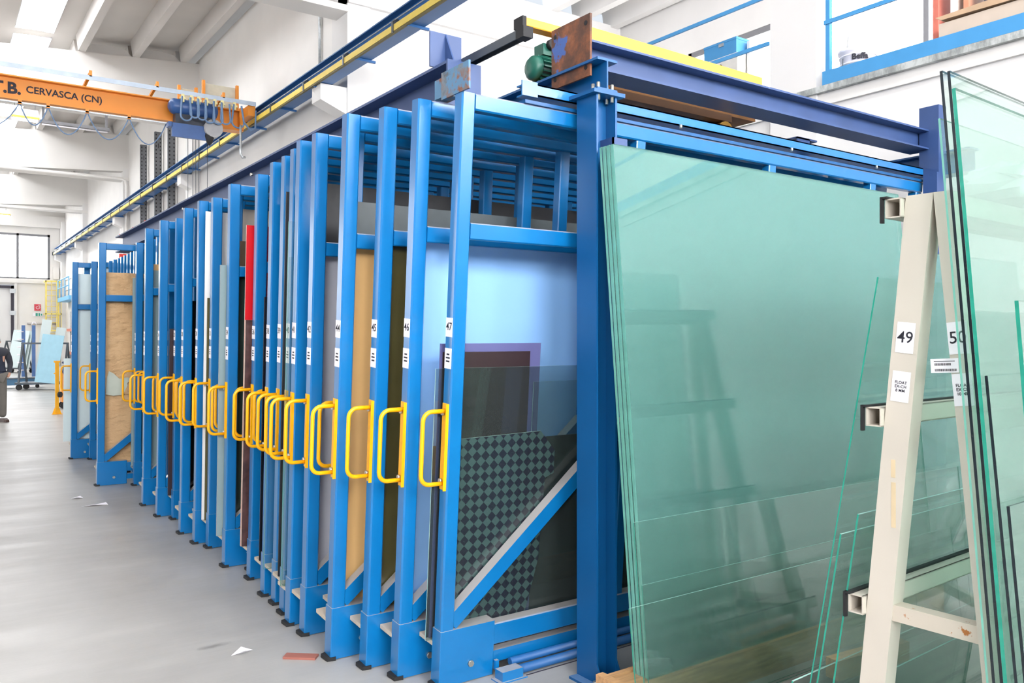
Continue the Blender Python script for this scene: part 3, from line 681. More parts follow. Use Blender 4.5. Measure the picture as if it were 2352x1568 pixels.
sheet(34, 'silver_glass_sheet', 1.705, 4.6, 2.16, 'glass_greygreen', 'silvery glass sheet sticking out left of rack frame 34', GS, 0.03, 0.012, 'mirror')
sheet(34, 'brown_board', 1.80, 4.7, 2.34, 'board_brown', 'brown board showing above the dark glass in rack frame 34', 'board', 0.06, 0.008)
sheet(33, 'beige_board', 1.84, 4.7, 2.60, 'board_beige', 'tall beige board showing through the top of rack frame 34', 'board', 0.03, 0.010)
sheet(32, 'moss_glass_sheet', 1.9, 4.6, 1.92, 'glass_dark', 'moss green glass sheet left of the beige board', GS, 0.02, 0.008)
sheet(31, 'white_board', 1.762, 4.6, 2.62, 'board_white', 'tall white board sticking out left of rack frame 31', 'board', 0.03, 0.010)
sheet(31, 'olive_board', 1.778, 4.6, 1.95, 'glass_olive', 'olive glass sheet beside the tall white board', GS, 0.012, 0.008)
sheet(30, 'black_glass_sheet', 1.80, 4.6, 2.0, 'glass_black', 'black glass sheet just left of the tall white board', GS, 0.015, 0.008)
sheet(29, 'black_board', 1.84, 4.6, 2.2, 'board_charcoal', 'charcoal board in the pushed-in frame between 28 and 30', 'board', 0.02, 0.008)
sheet(28, 'dark_glass_sheet', 1.74, 4.6, 1.95, 'glass_black', 'dark grey-edged glass sheet two frames left of the tall white board', GS, 0.02, 0.008, 'glass_greygreen')
sheet(26, 'charcoal_sheet', 1.9, 4.6, 1.9, 'board_charcoal', 'charcoal sheet in the pushed-in frame between 25 and 28', 'board', 0.02, 0.008)
sheet(25, 'dark_brown_panel', 1.78, 4.6, 1.72, 'board_dark', 'dark brown panel in rack frame 25', 'panel', 0.01, 0.010)
sheet(23, 'clear_sheet', 1.86, 4.6, 2.1, 'glass_dark', 'dark glass sheet in the pushed-in frame next to 24', GS, 0.02, 0.008)
sheet(21, 'grey_glass_sheet', 1.79, 4.6, 2.30, 'glass_greygreen', 'grey glass sheet in rack frame 21', GS, 0.01, 0.008)
sheet(21, 'tan_sheet', 1.79, 4.6, 2.36, 'board_tan', 'tan sheet edge above the grey glass in rack frame 21', 'board', 0.03, 0.006)
sheet(20, 'green_board', 1.9, 4.6, 2.6, pmat('sage_green_board', (96, 140, 126), 0.5), 'sage green board behind the top of rack frame 21', 'board', 0.03, 0.008)
sheet(15, 'silver_sheet', 1.85, 4.4, 2.30, 'glass_greygreen', 'silver edged glass sheet in rack frame 15', GS, 0.02, 0.010, 'mirror')
for n in (19, 17, 13, 11, 9, 7, 5): sheet(n, 'stored_glass_sheet', FX[n]+0.05, 4.7, 2.1, 'glass_dark', 'dark glass sheet deep in the pushed-in part of the rack', GS, 0.02, 0.008)['group'] = 'hidden stored sheets'
# kraft paper wrapped sheet in frame 14
kx0, kx1 = 1.60, 3.0
kp = sheet(14, 'wrapped_sheet', kx0, kx1, 2.36, 'glass_frost', 'glass sheet wrapped in torn brown kraft paper in rack frame 14', 'wrapped glass', 0.06, 0.02)
mb = MB(); nx, nz = 40, 64; W, H_ = kx1-kx0+0.02, 2.16
rnd = random.Random(3)
def wr_y(u, v):
    return -0.010 - 0.018*abs(math.sin(v*6+u*7+1.3*math.sin(u*9+v*2)))**1.5 - 0.007*math.sin(u*21+v*8)*math.cos(v*13-u*9) - rnd.random()*0.002
idx = {}
for i in range(nx+1):
    for j in range(nz+1):
        u = W*i/nx - 0.01; v = H_*j/nz - 0.003
        idx[i, j] = len(mb.v); mb.v.append((u, wr_y(u, v), v))
for i in range(nx):
    for j in range(nz): mb.face([idx[i, j], idx[i+1, j], idx[i+1, j+1], idx[i, j+1]], 0, False)
pp = mb.build('paper_wrap', 'kraft', kp)
sol = pp.modifiers.new('thickness', 'SOLIDIFY'); sol.thickness = 0.002
YM = lambda y: Matrix(((1,0,0,0),(0,0,1,y),(0,1,0,0),(0,0,0,1)))
MB().prism([(0.02, 0.80), (0.10, 0.78), (0.20, 0.79), (0.25, 0.83), (0.24, 0.92), (0.30, 0.965), (0.24, 0.985), (0.16, 0.97), (0.10, 1.03), (0.05, 1.06), (0.03, 0.98)], 0.003, YM(-0.048)).build('exposed_glass', pmat('exposed_grey_glass', (176, 184, 172), 0.4), kp)
MB().prism([(0.20, 0.80), (0.33, 0.79), (0.36, 0.88), (0.30, 0.97), (0.25, 0.91)], 0.003, YM(-0.056)).build('torn_flap', 'kraft', kp)
# frosted sheets at the far end
sheet(2, 'frosted_glass_sheet', 1.64, 4.0, 2.50, 'glass_frost', 'pale frosted glass sheet in the farthest pulled-out frame', GS, 0.02, 0.010)
sheet(3, 'frosted_glass_sheet', 1.84, 4.0, 2.60, 'glass_frost', 'pale sheet edge standing beside the second farthest frame', GS, 0.02, 0.010)
sheet(1, 'frosted_glass_sheet', 1.52, 3.6, 1.35, 'glass_frost', 'low white sheet poking out past the far end of the rack', GS, 0.02, 0.012)

# steelwork of the rack
rk = empty('rack_steelwork', (2.6, 3.05, 0)); tag(rk, 'blue steel post, beams and floor tracks carrying the sheet rack', 'steel frame')
p0x, p1x, p0y, p1y = 2.585, 2.715, 2.99, 3.135
post = MB().box(p0x, p0x+0.011, p0y, p1y, 0.012, 2.80).box(p1x-0.011, p1x, p0y, p1y, 0.012, 2.80).box(p0x+0.011, p1x-0.011, (p0y+p1y)/2-0.004, (p0y+p1y)/2+0.004, 0.012, 2.80)
post = wpart(post, 'post', 'blue_post', rk)
def spart(mb, name, mats, parent):                      # sub-part: parent sits at its thing's origin
    loc = Vector(rk.location); mb.v = [tuple(Vector(v)-loc) for v in mb.v]; return mb.build(name, mats, parent)
spart(MB().box(p0x-0.05, p1x+0.05, p0y-0.05, p1y-0.001, 0, 0.012), 'base_plate', 'blue_post', post)
for x in (p0x-0.025, p1x+0.025): spart(MB().tube([(x, p0y-0.02, 0.012), (x, p0y-0.02, 0.035)], 0.012, 6), 'anchor_bolt', 'bolt', post)
for x, s in ((p0x, 1), (p1x-0.008, 1)): spart(MB().prism([(0, 0.012), (-0.045, 0.012), (0, 0.10)], 0.008, Matrix(((0,0,1,x),(1,0,0,p0y),(0,1,0,0),(0,0,0,1)))), 'gusset', 'blue_post', post)
spart(MB().box(p0x-0.03, p1x+0.035, p0y-0.02, p1y+0.06, 2.80, 2.818), 'cap_plate', 'blue_post', post)
for x in (p0x+0.022, p1x-0.022):
    for y in (p0y+0.012, p0y+0.05): spart(MB().tube([(x, y, 2.775), (x, y, 2.86)], 0.009, 6), 'cap_bolt', 'bolt', post)
spart(MB().box(2.668, 2.676, 2.966, 3.06, 2.46, 2.6).box(2.668, 2.76, 2.966, 2.974, 2.53, 2.6), 'stop_bracket', 'navy', post)
for z in (2.62, 2.43): spart(MB().tube([(p0x+0.02, p0y+0.072-0.006, z), (p0x+0.02, p0y+0.072-0.02, z)], 0.012, 8), 'bolt', 'bolt', post)
wpart(MB().ibeam('y', 2.985, 13.2, 2.65, 2.82, 2.975, 0.125, 0.012, 0.008), 'runway_beam', 'blue_post', rk)
wpart(MB().box(2.62, 2.68, 3.4, 13.1, 2.976, 2.990), 'runway_strip', 'orange', rk)
hb = wpart(MB().ibeam('y', 3.46, 12.1, 2.135, 2.768, 2.98, 0.19, 0.014, 0.01), 'edge_beam', 'navy', rk)
spart(MB().box(2.04, 2.23, 3.445, 3.459, 2.768, 2.984), 'end_plate', 'navy', hb)
spart(MB().box(1.955, 1.965, 3.12, 3.36, 2.63+0.12, 2.875).box(1.966, 2.04, 3.33, 3.44, 2.77, 2.86), 'worn_plate', 'worn_plate', hb)
spart(MB().box(2.02, 2.20, 3.58, 3.59, 2.981, 3.155), 'upstand', 'navy', hb)
spart(MB().prism([(0, 2.981), (-0.09, 2.981), (0, 3.155)], 0.008, Matrix(((0,0,1,2.105),(1,0,0,3.58),(0,1,0,0),(0,0,0,1)))), 'web_fin', 'navy', hb)
for y in (4.6, 6.4, 8.5): spart(MB().tube([(2.05, y, 2.9), (2.03, y, 2.9)], 0.012, 6), 'bolt', 'bolt', hb)
gy = 3.215
gd = wpart(MB().ibeam('x', 2.62, 5.86, gy, 2.976, 3.115, 0.17, 0.011, 0.009), 'cross_girder', 'navy', rk)
spart(MB().box(2.600, 2.612, 3.055, 3.355, 2.905, 3.205), 'rusty_end_plate', 'rust', gd)
hol = MB()
for y in (3.085, 3.325):
    for z in (2.95, 3.165): hol.tube([(2.5995, y, z), (2.5975, y, z)], 0.012, 8)
spart(hol, 'bolt_hole', 'black', gd)
ch = MB().box(2.30, 5.78, 3.16, 3.166, 2.79, 2.845).box(2.30, 5.78, 3.16, 3.24, 2.838, 2.845).box(2.30, 5.78, 3.16, 3.24, 2.79, 2.797)
ch = wpart(ch, 'guide_channel', 'blue', rk)
spart(MB().box(2.27, 2.36, 3.152, 3.16, 2.78, 2.85), 'bent_end', 'blue', ch)
wpart(MB().box(2.30, 5.9, 3.17, 3.30, 2.752, 2.768), 'guide_shelf', 'blue_post', rk)
for x in (3.3, 4.25, 5.15): spart(MB().tube([(x, 3.13, 2.765), (x, 3.13, 2.785)], 0.008, 6), 'bolt', 'bolt', ch)
wpart(MB().box(4.55, 4.68, 3.31, 3.32, 2.77, 2.93).box(4.55, 4.76, 3.31, 3.40, 2.92, 2.932), 'angle_bracket', 'navy', rk)
wpart(MB().box(5.76, 5.88, 3.05, 3.15, 0, 2.80).box(5.80, 5.90, 3.06, 3.2, 2.80, 3.28), 'rear_post', 'navy', rk)
wpart(MB().ibeam('y', 2.9, 13.0, 5.98, 2.80, 2.97, 0.14, 0.012, 0.008), 'rear_beam', 'blue_post', rk)
wpart(MB().box(5.90, 6.04, 12.9, 13.04, 0, 2.80).box(2.58, 2.72, 13.06, 13.2, 0, 2.82), 'far_post', 'blue_post', rk)
for n in (47,):
    y = yframe(n)
    wpart(MB().tube([(2.34, y-0.035, 0.055), (5.8, y-0.035, 0.055)], 0.019, 10), 'floor_track', 'rail_blue', rk)
    wpart(MB().tube([(2.36, y-0.075, 0.024), (5.8, y-0.075, 0.024)], 0.022, 10), 'floor_track', 'rail_blue', rk)
    wpart(MB().box(2.24, 2.36, y-0.12, y-0.055, 0.0, 0.05).box(2.22, 2.38, y-0.13, y-0.05, 0, 0.006).box(2.26, 2.28, y-0.03, y-0.01, 0.03, 0.075), 'track_end', 'blue', rk)
for n in (45, 43, 41): wpart(MB().tube([(2.5, yframe(n)-0.04, 0.03), (5.8, yframe(n)-0.04, 0.03)], 0.019, 8), 'floor_track', 'blue', rk)

# yellow hoist carriage on top of the rack
cg = empty('hoist_carriage', (2.9, 3.6, 2.99)); tag(cg, 'yellow travelling carriage with wheels on top of the rack beams', 'crane carriage')
wpart(MB().cbox(2.53, 2.78, 3.48, 3.55, 3.258, 3.303, 0.004, 'x').prism([(2.78, 3.24), (4.42, 3.24), (4.42, 3.325), (2.95, 3.345), (2.78, 3.31)], 0.07, Matrix(((1,0,0,0),(0,0,1,3.48),(0,1,0,0),(0,0,0,1)))), 'top_beam', 'carriage', cg)
wpart(MB().box(2.505, 2.53, 3.475, 3.555, 3.25, 3.305), 'end_cap', 'black', cg)
wpart(MB().box(2.80, 4.35, 3.48, 3.70, 3.03, 3.24), 'chassis', pmat('carriage_ochre_shade_grime', (150, 100, 48), 0.6, var=0.15), cg)  # yellow paint browned for the shade below the girder, with some grime
wpart(MB().box(2.80, 4.10, 3.46, 3.72, 2.985, 3.029), 'under_frame', pmat('carriage_underside_shade_brown', (104, 68, 38), 0.6, var=0.15), cg)  # darker brown paints in the shade on the carriage underside
wpart(MB().box(2.735, 2.775, 3.47, 3.52, 2.99, 3.26), 'flange_plate', 'carriage', cg)
for y0 in (3.52,): wpart(MB().cyl((4.05, 3.46, 2.92), (4.05, 3.54, 2.92), 0.065, 18).cyl((4.05, 3.54, 2.92), (4.05, 3.60, 2.92), 0.078, 18), 'wheel', pmat('wheel_ochre', (196, 150, 60), 0.5, var=0.2), cg)
mt = wpart(MB().tube([(2.60, 3.55, 3.075), (2.606, 3.55, 3.075), (2.62, 3.55, 3.075), (2.648, 3.55, 3.075)], [0.02, 0.05, 0.064, 0.067], 18), 'motor', 'green_motor', cg)
def spc(mb, name, mats): mb.v = [tuple(Vector(v)-Vector(cg.location)) for v in mb.v]; return mb.build(name, mats, mt)
fins = MB()
for k in range(18):
    a = k*math.pi*2/18; c, s = math.cos(a), math.sin(a)
    fins.bar((2.649, 3.55+0.062*c, 3.075+0.062*s), (2.79, 3.55+0.062*c, 3.075+0.062*s), 0.006, 0.022, up=(0, c, s))
spc(fins, 'cooling_fin', 'green_motor')
spc(MB().cyl((2.648, 3.55, 3.075), (2.80, 3.55, 3.075), 0.056, 18), 'motor_core', pmat('motor_dark_green', (14, 50, 44), 0.5))
spc(MB().box(2.665, 2.75, 3.51, 3.59, 3.145, 3.205), 'terminal_box', 'green_motor')
spc(MB().cyl((2.71, 3.48, 3.20), (2.71, 3.509, 3.20), 0.028, 14), 'cable_gland', 'black')
ft = empty('festoon_track', (2.25, 3.1, 3.05)); tag(ft, 'dark steel cable track above the rack ending beside the rusty plate', 'cable track')
wpart(MB().box(2.20, 2.245, 3.06, 6.5, 3.045, 3.05).box(2.20, 2.205, 3.06, 6.5, 3.01, 3.045).box(2.24, 2.245, 3.06, 6.5, 3.01, 3.045), 'track', 'dark_track', ft)
wpart(MB().box(2.195, 2.25, 3.04, 3.10, 3.005, 3.055), 'end_stop', 'black', ft)

# ================================================================== GREEN GLASS STACK
for k in range(11):
    a = -R(5.5)                                  # top leans away from the viewer onto the rack
    o = MB().box(0, 2.37, 0, 0.0065, 0, 2.395, 0, {0: 1, 1: 2, 4: 1, 5: 1}).build('float_glass_sheet', ['glass_green', 'edge_mint', 'edge_pale'])
    o.location = (2.575 + 0.002*((k*7) % 3), 2.632 + k*0.0092, 0.152); o.rotation_euler = (a, 0, 0)
    tag(o, 'green float glass sheet, %s of the stack leaning beside the blue post' % ['frontmost', 'second', 'third', 'fourth', 'fifth', 'sixth', 'seventh', 'eighth', 'ninth', 'tenth', 'rearmost'][k], GS, 'sheets of the green glass stack')
for k in range(4):
    o = MB().box(0, 1.5, 0, 0.0065, 0, 2.2, 0, {0: 1, 1: 2, 4: 1, 5: 1}).build('float_glass_sheet', ['glass_green', 'edge_mint', 'edge_pale'])
    o.location = (5.03, 2.66 + k*0.0092, 0.005); o.rotation_euler = (-R(5.5), 0, 0)
    tag(o, 'green float glass sheet behind the A-frame, %s of the short stack' % ['frontmost', 'second', 'third', 'rearmost'][k], GS, 'sheets of the short green stack')
sill = empty('timber_cradle', (3.5, 2.6, 0)); tag(sill, 'long pale timber cradle under the green glass stack', 'timber base')
wpart(MB().box(2.44, 5.0, 2.605, 2.628, 0.0, 0.155), 'front_board', 'wood', sill)
wpart(MB().box(2.44, 5.0, 2.629, 2.74, 0.06, 0.150), 'bearer', 'wood', sill)
wpart(MB().box(2.40, 2.44, 2.60, 2.78, 0.0, 0.17), 'end_board', 'wood', sill)
wpart(MB().box(2.44, 5.0, 2.75, 2.78, 0.0, 0.155), 'rear_board', 'wood', sill)
def pane(name, x0, x1, yb, zb, h, leandeg, mat, edge, label, t=0.006, rz=0.0, top=None):
    o = MB().box(0, x1-x0, 0, t, 0, h, 0, {0: 1, 1: (2 if top else 1), 4: 1, 5: 1}).build(name, [mat, edge, top or edge])
    o.location = (x0, yb, zb); o.rotation_euler = (R(leandeg), 0, rz)
    return tag(o, label, GS)
pane('clear_glass_sheet', 2.455, 5.15, 2.515, 0.005, 0.86, -5.5, 'glass_clear', 'edge', 'knee-high clear glass sheet leaning on the green stack', top='edge_pale')
pane('clear_glass_sheet', 2.375, 4.95, 2.475, 0.005, 0.525, -7.0, 'glass_clear', 'edge', 'lowest wide clear glass sheet leaning in front of the timber cradle', top='edge_pale')
pane('clear_glass_sheet', 2.50, 4.60, 2.538, 0.005, 0.585, -5.5, 'glass_clear', 'edge', 'clear glass sheet between the two others before the green stack', 0.005, top='edge_pale')

# ================================================================== CREAM A-FRAME WITH PANES
AR = R(3.0)
af = empty('glass_a_frame', (2.45, 1.309, 0), (0, 0, AR)); tag(af, 'cream steel A-frame glass rack with labels 49 and 50', 'A-frame')
for x0 in (0.0, 2.1):
    for s in (1, -1):
        lw = 0.082 if s > 0 else 0.05
        pts = [(0.0, 2.08), (s*lw, 2.08), (s*lw+s*0.203, 0), (s*0.203, 0)]
        if s < 0: pts = pts[::-1]
        MB().prism(pts, 0.065, Matrix(((0,0,1,x0),(1,0,0,0),(0,1,0,0),(0,0,0,1)))).build('leg', 'cream', af)
    MB().box(x0+0.005, x0+0.055, -0.13, 0.13, 0.77, 0.82).build('cross_bar', pmat('cream_rusty', (196, 186, 172), 0.6, var=0.04, chips=((166, 104, 50), 16.0, 0.60)), af)
    MB().box(x0+0.005, x0+0.055, -0.2, 0.2, 0.10, 0.15).build('cross_bar', 'cream', af)
for s in (1, -1):
    for z in (2.045, 1.40, 0.80, 0.15):
        y = (0.082 + (2.08-z)*0.098 + 0.027) if s > 0 else -(0.025 + (2.08-z)*0.0975)
        r_ = MB()
        hw = 0.025 if s > 0 else 0.02
        ya, yb = y-hw, y+hw
        xs0 = -0.02 if s > 0 else 0.066
        r_.box(xs0, 2.2, ya, ya+0.004, z-0.03, z+0.03).box(xs0, 2.2, yb-0.004, yb, z-0.03, z+0.03).box(xs0, 2.2, ya, yb, z+0.026, z+0.03).box(xs0, 2.2, ya, yb, z-0.03, z-0.026)
        rl = r_.build('support_rail', 'cream', af)
        if s > 0: MB().box(-0.035, 2.2, y+0.012, y+0.030, z+0.0301, z+0.036).box(-0.035, -0.02, min(y+s*0.026, y+s*0.034), max(y+s*0.026, y+s*0.034), z-0.045, z+0.036).build('rubber_strip', 'black', rl)
for s, num, mm in ((1, '49', '8 MM'), (-1, '50', '10 MM')):
    def ly(z): return s*((0.041 if s > 0 else 0.029) + (2.08-z)*0.0975)
    for z, hgt, wd, txt, sz in ((1.647, 0.094, 0.056, num, 0.050), (1.497, 0.094, 0.056, 'FLOAT\nEX-CH\n' + mm, 0.0125)):
        y = ly(z); tilt = Matrix.Translation((-0.001, y, z)) @ Matrix.Rotation(s*R(5.57), 4, 'X')
        lab = MB().box(-0.0008, 0, -wd/2, wd/2, -hgt/2, hgt/2, mat=tilt).build('number_label' if len(txt) < 3 else 'tag_label', 'paper', af)
        tm = place_text(text_mb(txt, sz, 0.0003), '-x', (-0.0014, 0, 0)); tm.v = [tuple(tilt @ Vector(v)) for v in tm.v]
        tm.build('lettering', 'ink', lab)
tilt = Matrix.Translation((-0.004, -0.035, 1.565)) @ Matrix.Rotation(R(-3), 4, 'X')
sl = MB().box(-0.0008, 0, -0.04, 0.04, -0.021, 0.021, mat=tilt).build('barcode_sticker', 'paper', af)
bc = MB()
rb = random.Random(5)
for zc, w0 in ((0.004, 0.046), (-0.013, 0.062)):
    q = 0
    while q < w0:
        ww = 0.0006+rb.random()*0.0012; bc.box(-0.0014, -0.0008, 0.03-q-ww-(0.002), 0.03-q-0.002, zc-0.0035, zc+0.0035, mat=tilt); q += ww*2
bc.box(-0.0014, -0.0008, -0.03, 0.03, 0.012, 0.014, mat=tilt)
bc.build('barcode', 'ink', sl)
for (z0, z1, dx) in ((1.27, 1.215, 0), (1.20, 1.06, 0.012)):
    y = 0.041+(2.08-(z0+z1)/2)*0.0975
    MB().box(-0.001, 0, y-0.008-dx, y+0.006-dx, z1, z0, mat=Matrix.Identity(4)).build('tape_residue', pmat('old_tape', (206, 186, 152), 0.6), af)
# panes leaning on the near side of the A-frame
def apane(x0, wdt, ytop, ztop, zbot, mat, edge, label, t=0.008, slope=0.0825, top=None):
    h = math.hypot(1, slope)*(ztop-zbot); yb = ytop - slope*(ztop-zbot)
    return pane('tall_glass_pane', x0, x0+wdt, yb, zbot, h, -math.degrees(math.atan(slope)), mat, edge, label, t, AR, top)
apane(2.36, 2.1, 1.236, 2.27, 0.17, 'glass_pane', 'edge_mint', 'mint edged glass pane nearest to the A-frame leg 50', 0.006)
apane(2.35, 2.2, 1.224, 2.40, 0.17, 'glass_pane', 'edge_dark', 'tallest dark edged glass pane on the A-frame, inner one', 0.008)
apane(2.352, 2.2, 1.204, 2.395, 0.17, 'glass_pane', 'edge_dark', 'tallest dark edged glass pane on the A-frame, outer one', 0.008)
apane(2.35, 2.2, 1.188, 2.343, 0.17, 'glass_pane', 'edge', 'tall glass pane with a bright green edge on the A-frame', 0.010)
apane(2.352, 1.9, 1.104, 1.545, 0.10, 'glass_pane', 'edge_dark', 'shorter glass pane on the A-frame, top at label height', 0.008, 0.092)
apane(2.36, 1.9, 1.030, 1.746, 0.06, 'glass_clear', 'edge', 'outermost glass pane on the A-frame', 0.010, 0.075)
apane(2.355, 1.5, 1.05, 1.20, 0.06, 'glass_clear', 'edge_dark', 'low glass pane on the near side of the A-frame', 0.008, 0.09)
# sheets leaning on the far side
def bpane(x0, wdt, ytop, ztop, zbot, slope, label, t=0.006):
    h = math.hypot(1, slope)*(ztop-zbot); yb = ytop + slope*(ztop-zbot)
    o = pane('leaning_glass_sheet', x0, x0+wdt, yb, zbot, h, math.degrees(math.atan(slope)), 'glass_clear', 'edge', label, t, AR, 'edge_pale'); return o
bpane(2.40, 1.6, 1.462, 1.835, 0.01, 0.175, 'tallest thin glass sheet leaning behind leg 49 of the A-frame', 0.005)
bpane(2.40, 1.2, 1.585, 1.014, 0.01, 0.165, 'waist-high glass sheet leaning behind leg 49')
bpane(2.41, 1.3, 1.530, 1.086, 0.01, 0.150, 'glass sheet closest to leg 49 on the far side')
bpane(2.36, 1.4, 1.735, 0.50, 0.005, 0.15, 'low glass sheet on the floor side of the A-frame')
bpane(2.42, 1.1, 1.66, 0.44, 0.005, 0.15, 'smallest low glass sheet beside the A-frame foot')

# offcuts on the floor between stack and A-frame
def lump(name, loc, sx, sy, sz, mat, label, cat, seed, rz=0):
    rr = random.Random(seed); mb = MB(); nu, nv = 14, 8
    for j in range(nv+1):
        ph = -math.pi/2 + math.pi*j/nv
        for i in range(nu):
            th = 2*math.pi*i/nu; k = 1+0.28*(rr.random()-0.5)
            cx = math.copysign(abs(math.cos(th))**0.5, math.cos(th)); cyy = math.copysign(abs(math.sin(th))**0.5, math.sin(th))
            mb.v.append((sx*cx*math.cos(ph)**0.5*k if math.cos(ph) > 1e-6 else 0, sy*cyy*max(math.cos(ph), 0)**0.5*k, sz*(1+math.sin(ph))*(0.85+0.3*rr.random()) if j else 0))
    for j in range(nv):
        for i in range(nu):
            mb.face([j*nu+i, j*nu+(i+1) % nu, (j+1)*nu+(i+1) % nu, (j+1)*nu+i], 0, False)
    o = mb.build(name, mat); o.location = loc; o.rotation_euler = (0, 0, rz); return tag(o, label, cat)
lump('foam_block', (2.86, 2.08, 0.12), 0.10, 0.055, 0.035, 'white_foam', 'crumpled white foam chunk on the floor beside the glass sheets', 'foam block', 11, 0.3)
chip = MB().box(-0.08, 0.08, -0.05, 0.05, 0, 0.05).build('chipboard_offcut', pmat('speckled_chip', (190, 170, 110), 0.8, var=0.5, scale=60)); chip.location = (2.72, 1.94, 0.10); chip.rotation_euler = (0, 0, 0.5); tag(chip, 'small speckled chipboard offcut next to the foam chunk', 'offcut')
pl = MB().box(0, 1.0, 0, 0.5, 0, 0.10).build('low_platform', pmat('grey_platform', (92, 88, 84), 0.8, var=0.2)); pl.location = (2.55, 1.86, 0.0); tag(pl, 'low grey platform on the floor under the offcuts', 'platform')
bk = MB().box(0, 0.5, 0, 0.07, 0, 0.09).build('timber_block', 'wood'); bk.location = (3.35, 2.22, 0.101); bk.rotation_euler = (0, 0, -0.1); tag(bk, 'pale timber block lying behind the glass sheets', 'timber')
# bubble wrap hung over the far end of the A-frame
lump('plastic_wrap', (3.02, 1.335, 2.084), 0.15, 0.12, 0.07, 'white_foam', 'crumpled white plastic wrap lying on top of the A-frame', 'plastic wrap', 21)

# ================================================================== MEZZANINE THINGS
rl = empty('mezzanine_railing', (XW, 4.5, 3.88)); tag(rl, 'blue railing with toe board along the mezzanine edge', 'railing')
rb_m = pmat('railing_blue_paint', (66, 142, 196), 0.5, var=0.04)
wpart(MB().box(XW-0.03, XW-0.01, -6, 4.47, 3.881, 4.0), 'toe_board', rb_m, rl); wpart(MB().box(XW-0.03, XW-0.01, 5.06, 14.6, 3.881, 4.0), 'toe_board', rb_m, rl)
for z in (4.89, 4.435):
    wpart(MB().box(XW-0.02, XW+0.0, -6, 4.46, z-0.018, z+0.018), 'rail', rb_m, rl); wpart(MB().box(XW+0.0, XW+0.02, 5.07, 14.6, z-0.018, z+0.018), 'rail', rb_m, rl)
for y in (4.43, 1.5, -1.5, 8.0, 11.0): wpart(MB().box(XW-0.01, XW+0.03, y-0.02, y+0.02, 3.881, 4.93), 'railing_post', rb_m, rl)

bu = empty('paint_bucket', (6.78, 4.30, 3.86)); tag(bu, 'white paint bucket with black lettering on the mezzanine edge', 'bucket')
MB().tube([(0, 0, 0), (0, 0, 0.30), (0, 0, 0.305), (0, 0, 0.33), (0, 0, 0.335)], [0.135, 0.155, 0.168, 0.168, 0.15], 24).build('body', 'paper', bu)
for z in (0.20, 0.27): MB().tube([(0, 0, z-0.006), (0, 0, z+0.006)], 0.158, 24).build('rib_ring', 'paper', bu)
tm = text_mb('Beffa', 0.07, 0.003); tm.v = [(0.161*math.sin(-0.9 + x/0.16)*1.0, -0.161*math.cos(-0.9 + x/0.16), 0.24+y) for x, y, z in tm.v]
tm.build('lettering', 'ink', bu)
MB().tube([(-0.15, 0.05, 0.25), (-0.19, 0.03, 0.12), (-0.17, 0.0, 0.03)], 0.004, 5).build('wire_handle', 'dark_track', bu)
one('paper_roll', MB().tube([(6.80, 4.36, 4.20), (6.80, 4.36, 4.34)], [0.06, 0.05], 14), 'board_white', 'small white plastic cup upturned on the paint bucket', 'cup')
bx = empty('cardboard_box', (6.85, 3.0, 3.86)); tag(bx, 'flat pale cardboard box lying on the mezzanine edge', 'box')
MB().box(-0.25, 0.35, -0.55, 0.48, 0, 0.28).build('body', pmat('pale_carton', (196, 180, 164), 0.8, var=0.05), bx)
MB().prism([(-0.5, 0.0), (0.45, 0.02), (0.5, 0.05), (-0.2, 0.07), (-0.5, 0.03)], 0.6, Matrix(((0,0,1,-0.27),(1,0,0,0),(0,1,0,0.281),(0,0,0,1)))).build('loose_flap', 'card', bx)
for i, (y, x, h, c, lb) in enumerate(((3.62, 6.85, 0.75, (196, 108, 90), 'terracotta board standing on the mezzanine'), (3.50, 6.9, 0.95, (226, 222, 216), 'white board standing on the mezzanine'), (3.42, 6.95, 1.0, (200, 140, 110), 'salmon framed panel standing on the mezzanine'),
                                   (3.28, 7.0, 0.95, (60, 56, 70), 'dark slim board standing on the mezzanine'), (3.2, 7.05, 0.9, (230, 224, 206), 'cream slim board standing on the mezzanine'))):
    o = MB().box(0, 0.45, 0, 0.04, 0, h).build('leaning_board', pmat('board_tone_%d' % i, c, 0.6)); o.location = (x, y, 3.86); o.rotation_euler = (0, 0, 0.12); tag(o, lb, 'board')
tc = empty('tool_chest', (8.6, 7.3, 3.86)); tag(tc, 'blue metal chest on a grey cabinet behind the railing', 'tool chest')
MB().box(-0.1, 0.25, -0.2, 0.34, 1.445, 1.62).build('chest', rb_m, tc); MB().box(-0.105, 0.255, -0.205, 0.345, 1.62, 1.65).build('lid', rb_m, tc)
MB().box(-0.115, -0.1, 0.0, 0.08, 1.58, 1.62).build('clasp', 'steel', tc)
MB().box(-0.105, 0.22, -0.22, 0.26, 0.0, 1.444).build('cabinet', pmat('cabinet_offwhite', (212, 210, 204), 0.6), tc)
MB().tube([(-0.105, 0.05, 1.33), (-0.115, 0.05, 1.33)], 0.02, 10).build('cable_port', 'black', tc)
MB().box(0.05, 0.3, -0.29, -0.25, 0.0, 1.6).build('side_panel', 'board_white', tc)
tr = empty('scrap_tray', (7.0, 7.6, 3.86)); tag(tr, 'shallow timber tray of scrap parts behind the railing', 'tray')
MB().box(-0.35, 0.35, -1.0, 1.1, 0, 0.04).box(-0.37, -0.35, -1.0, 1.1, 0, 0.14).box(0.35, 0.37, -1.0, 1.1, 0, 0.14).build('tray', 'wood', tr)
lump('scrap_parts', (6.95, 7.0, 3.905), 0.25, 0.45, 0.08, 'board_brown', 'heap of brown metal scrap in the timber tray', 'scrap', 31)
lump('grey_cover', (7.05, 8.35, 3.905), 0.25, 0.30, 0.13, 'steel', 'rounded grey metal cover in the timber tray', 'cover', 32)
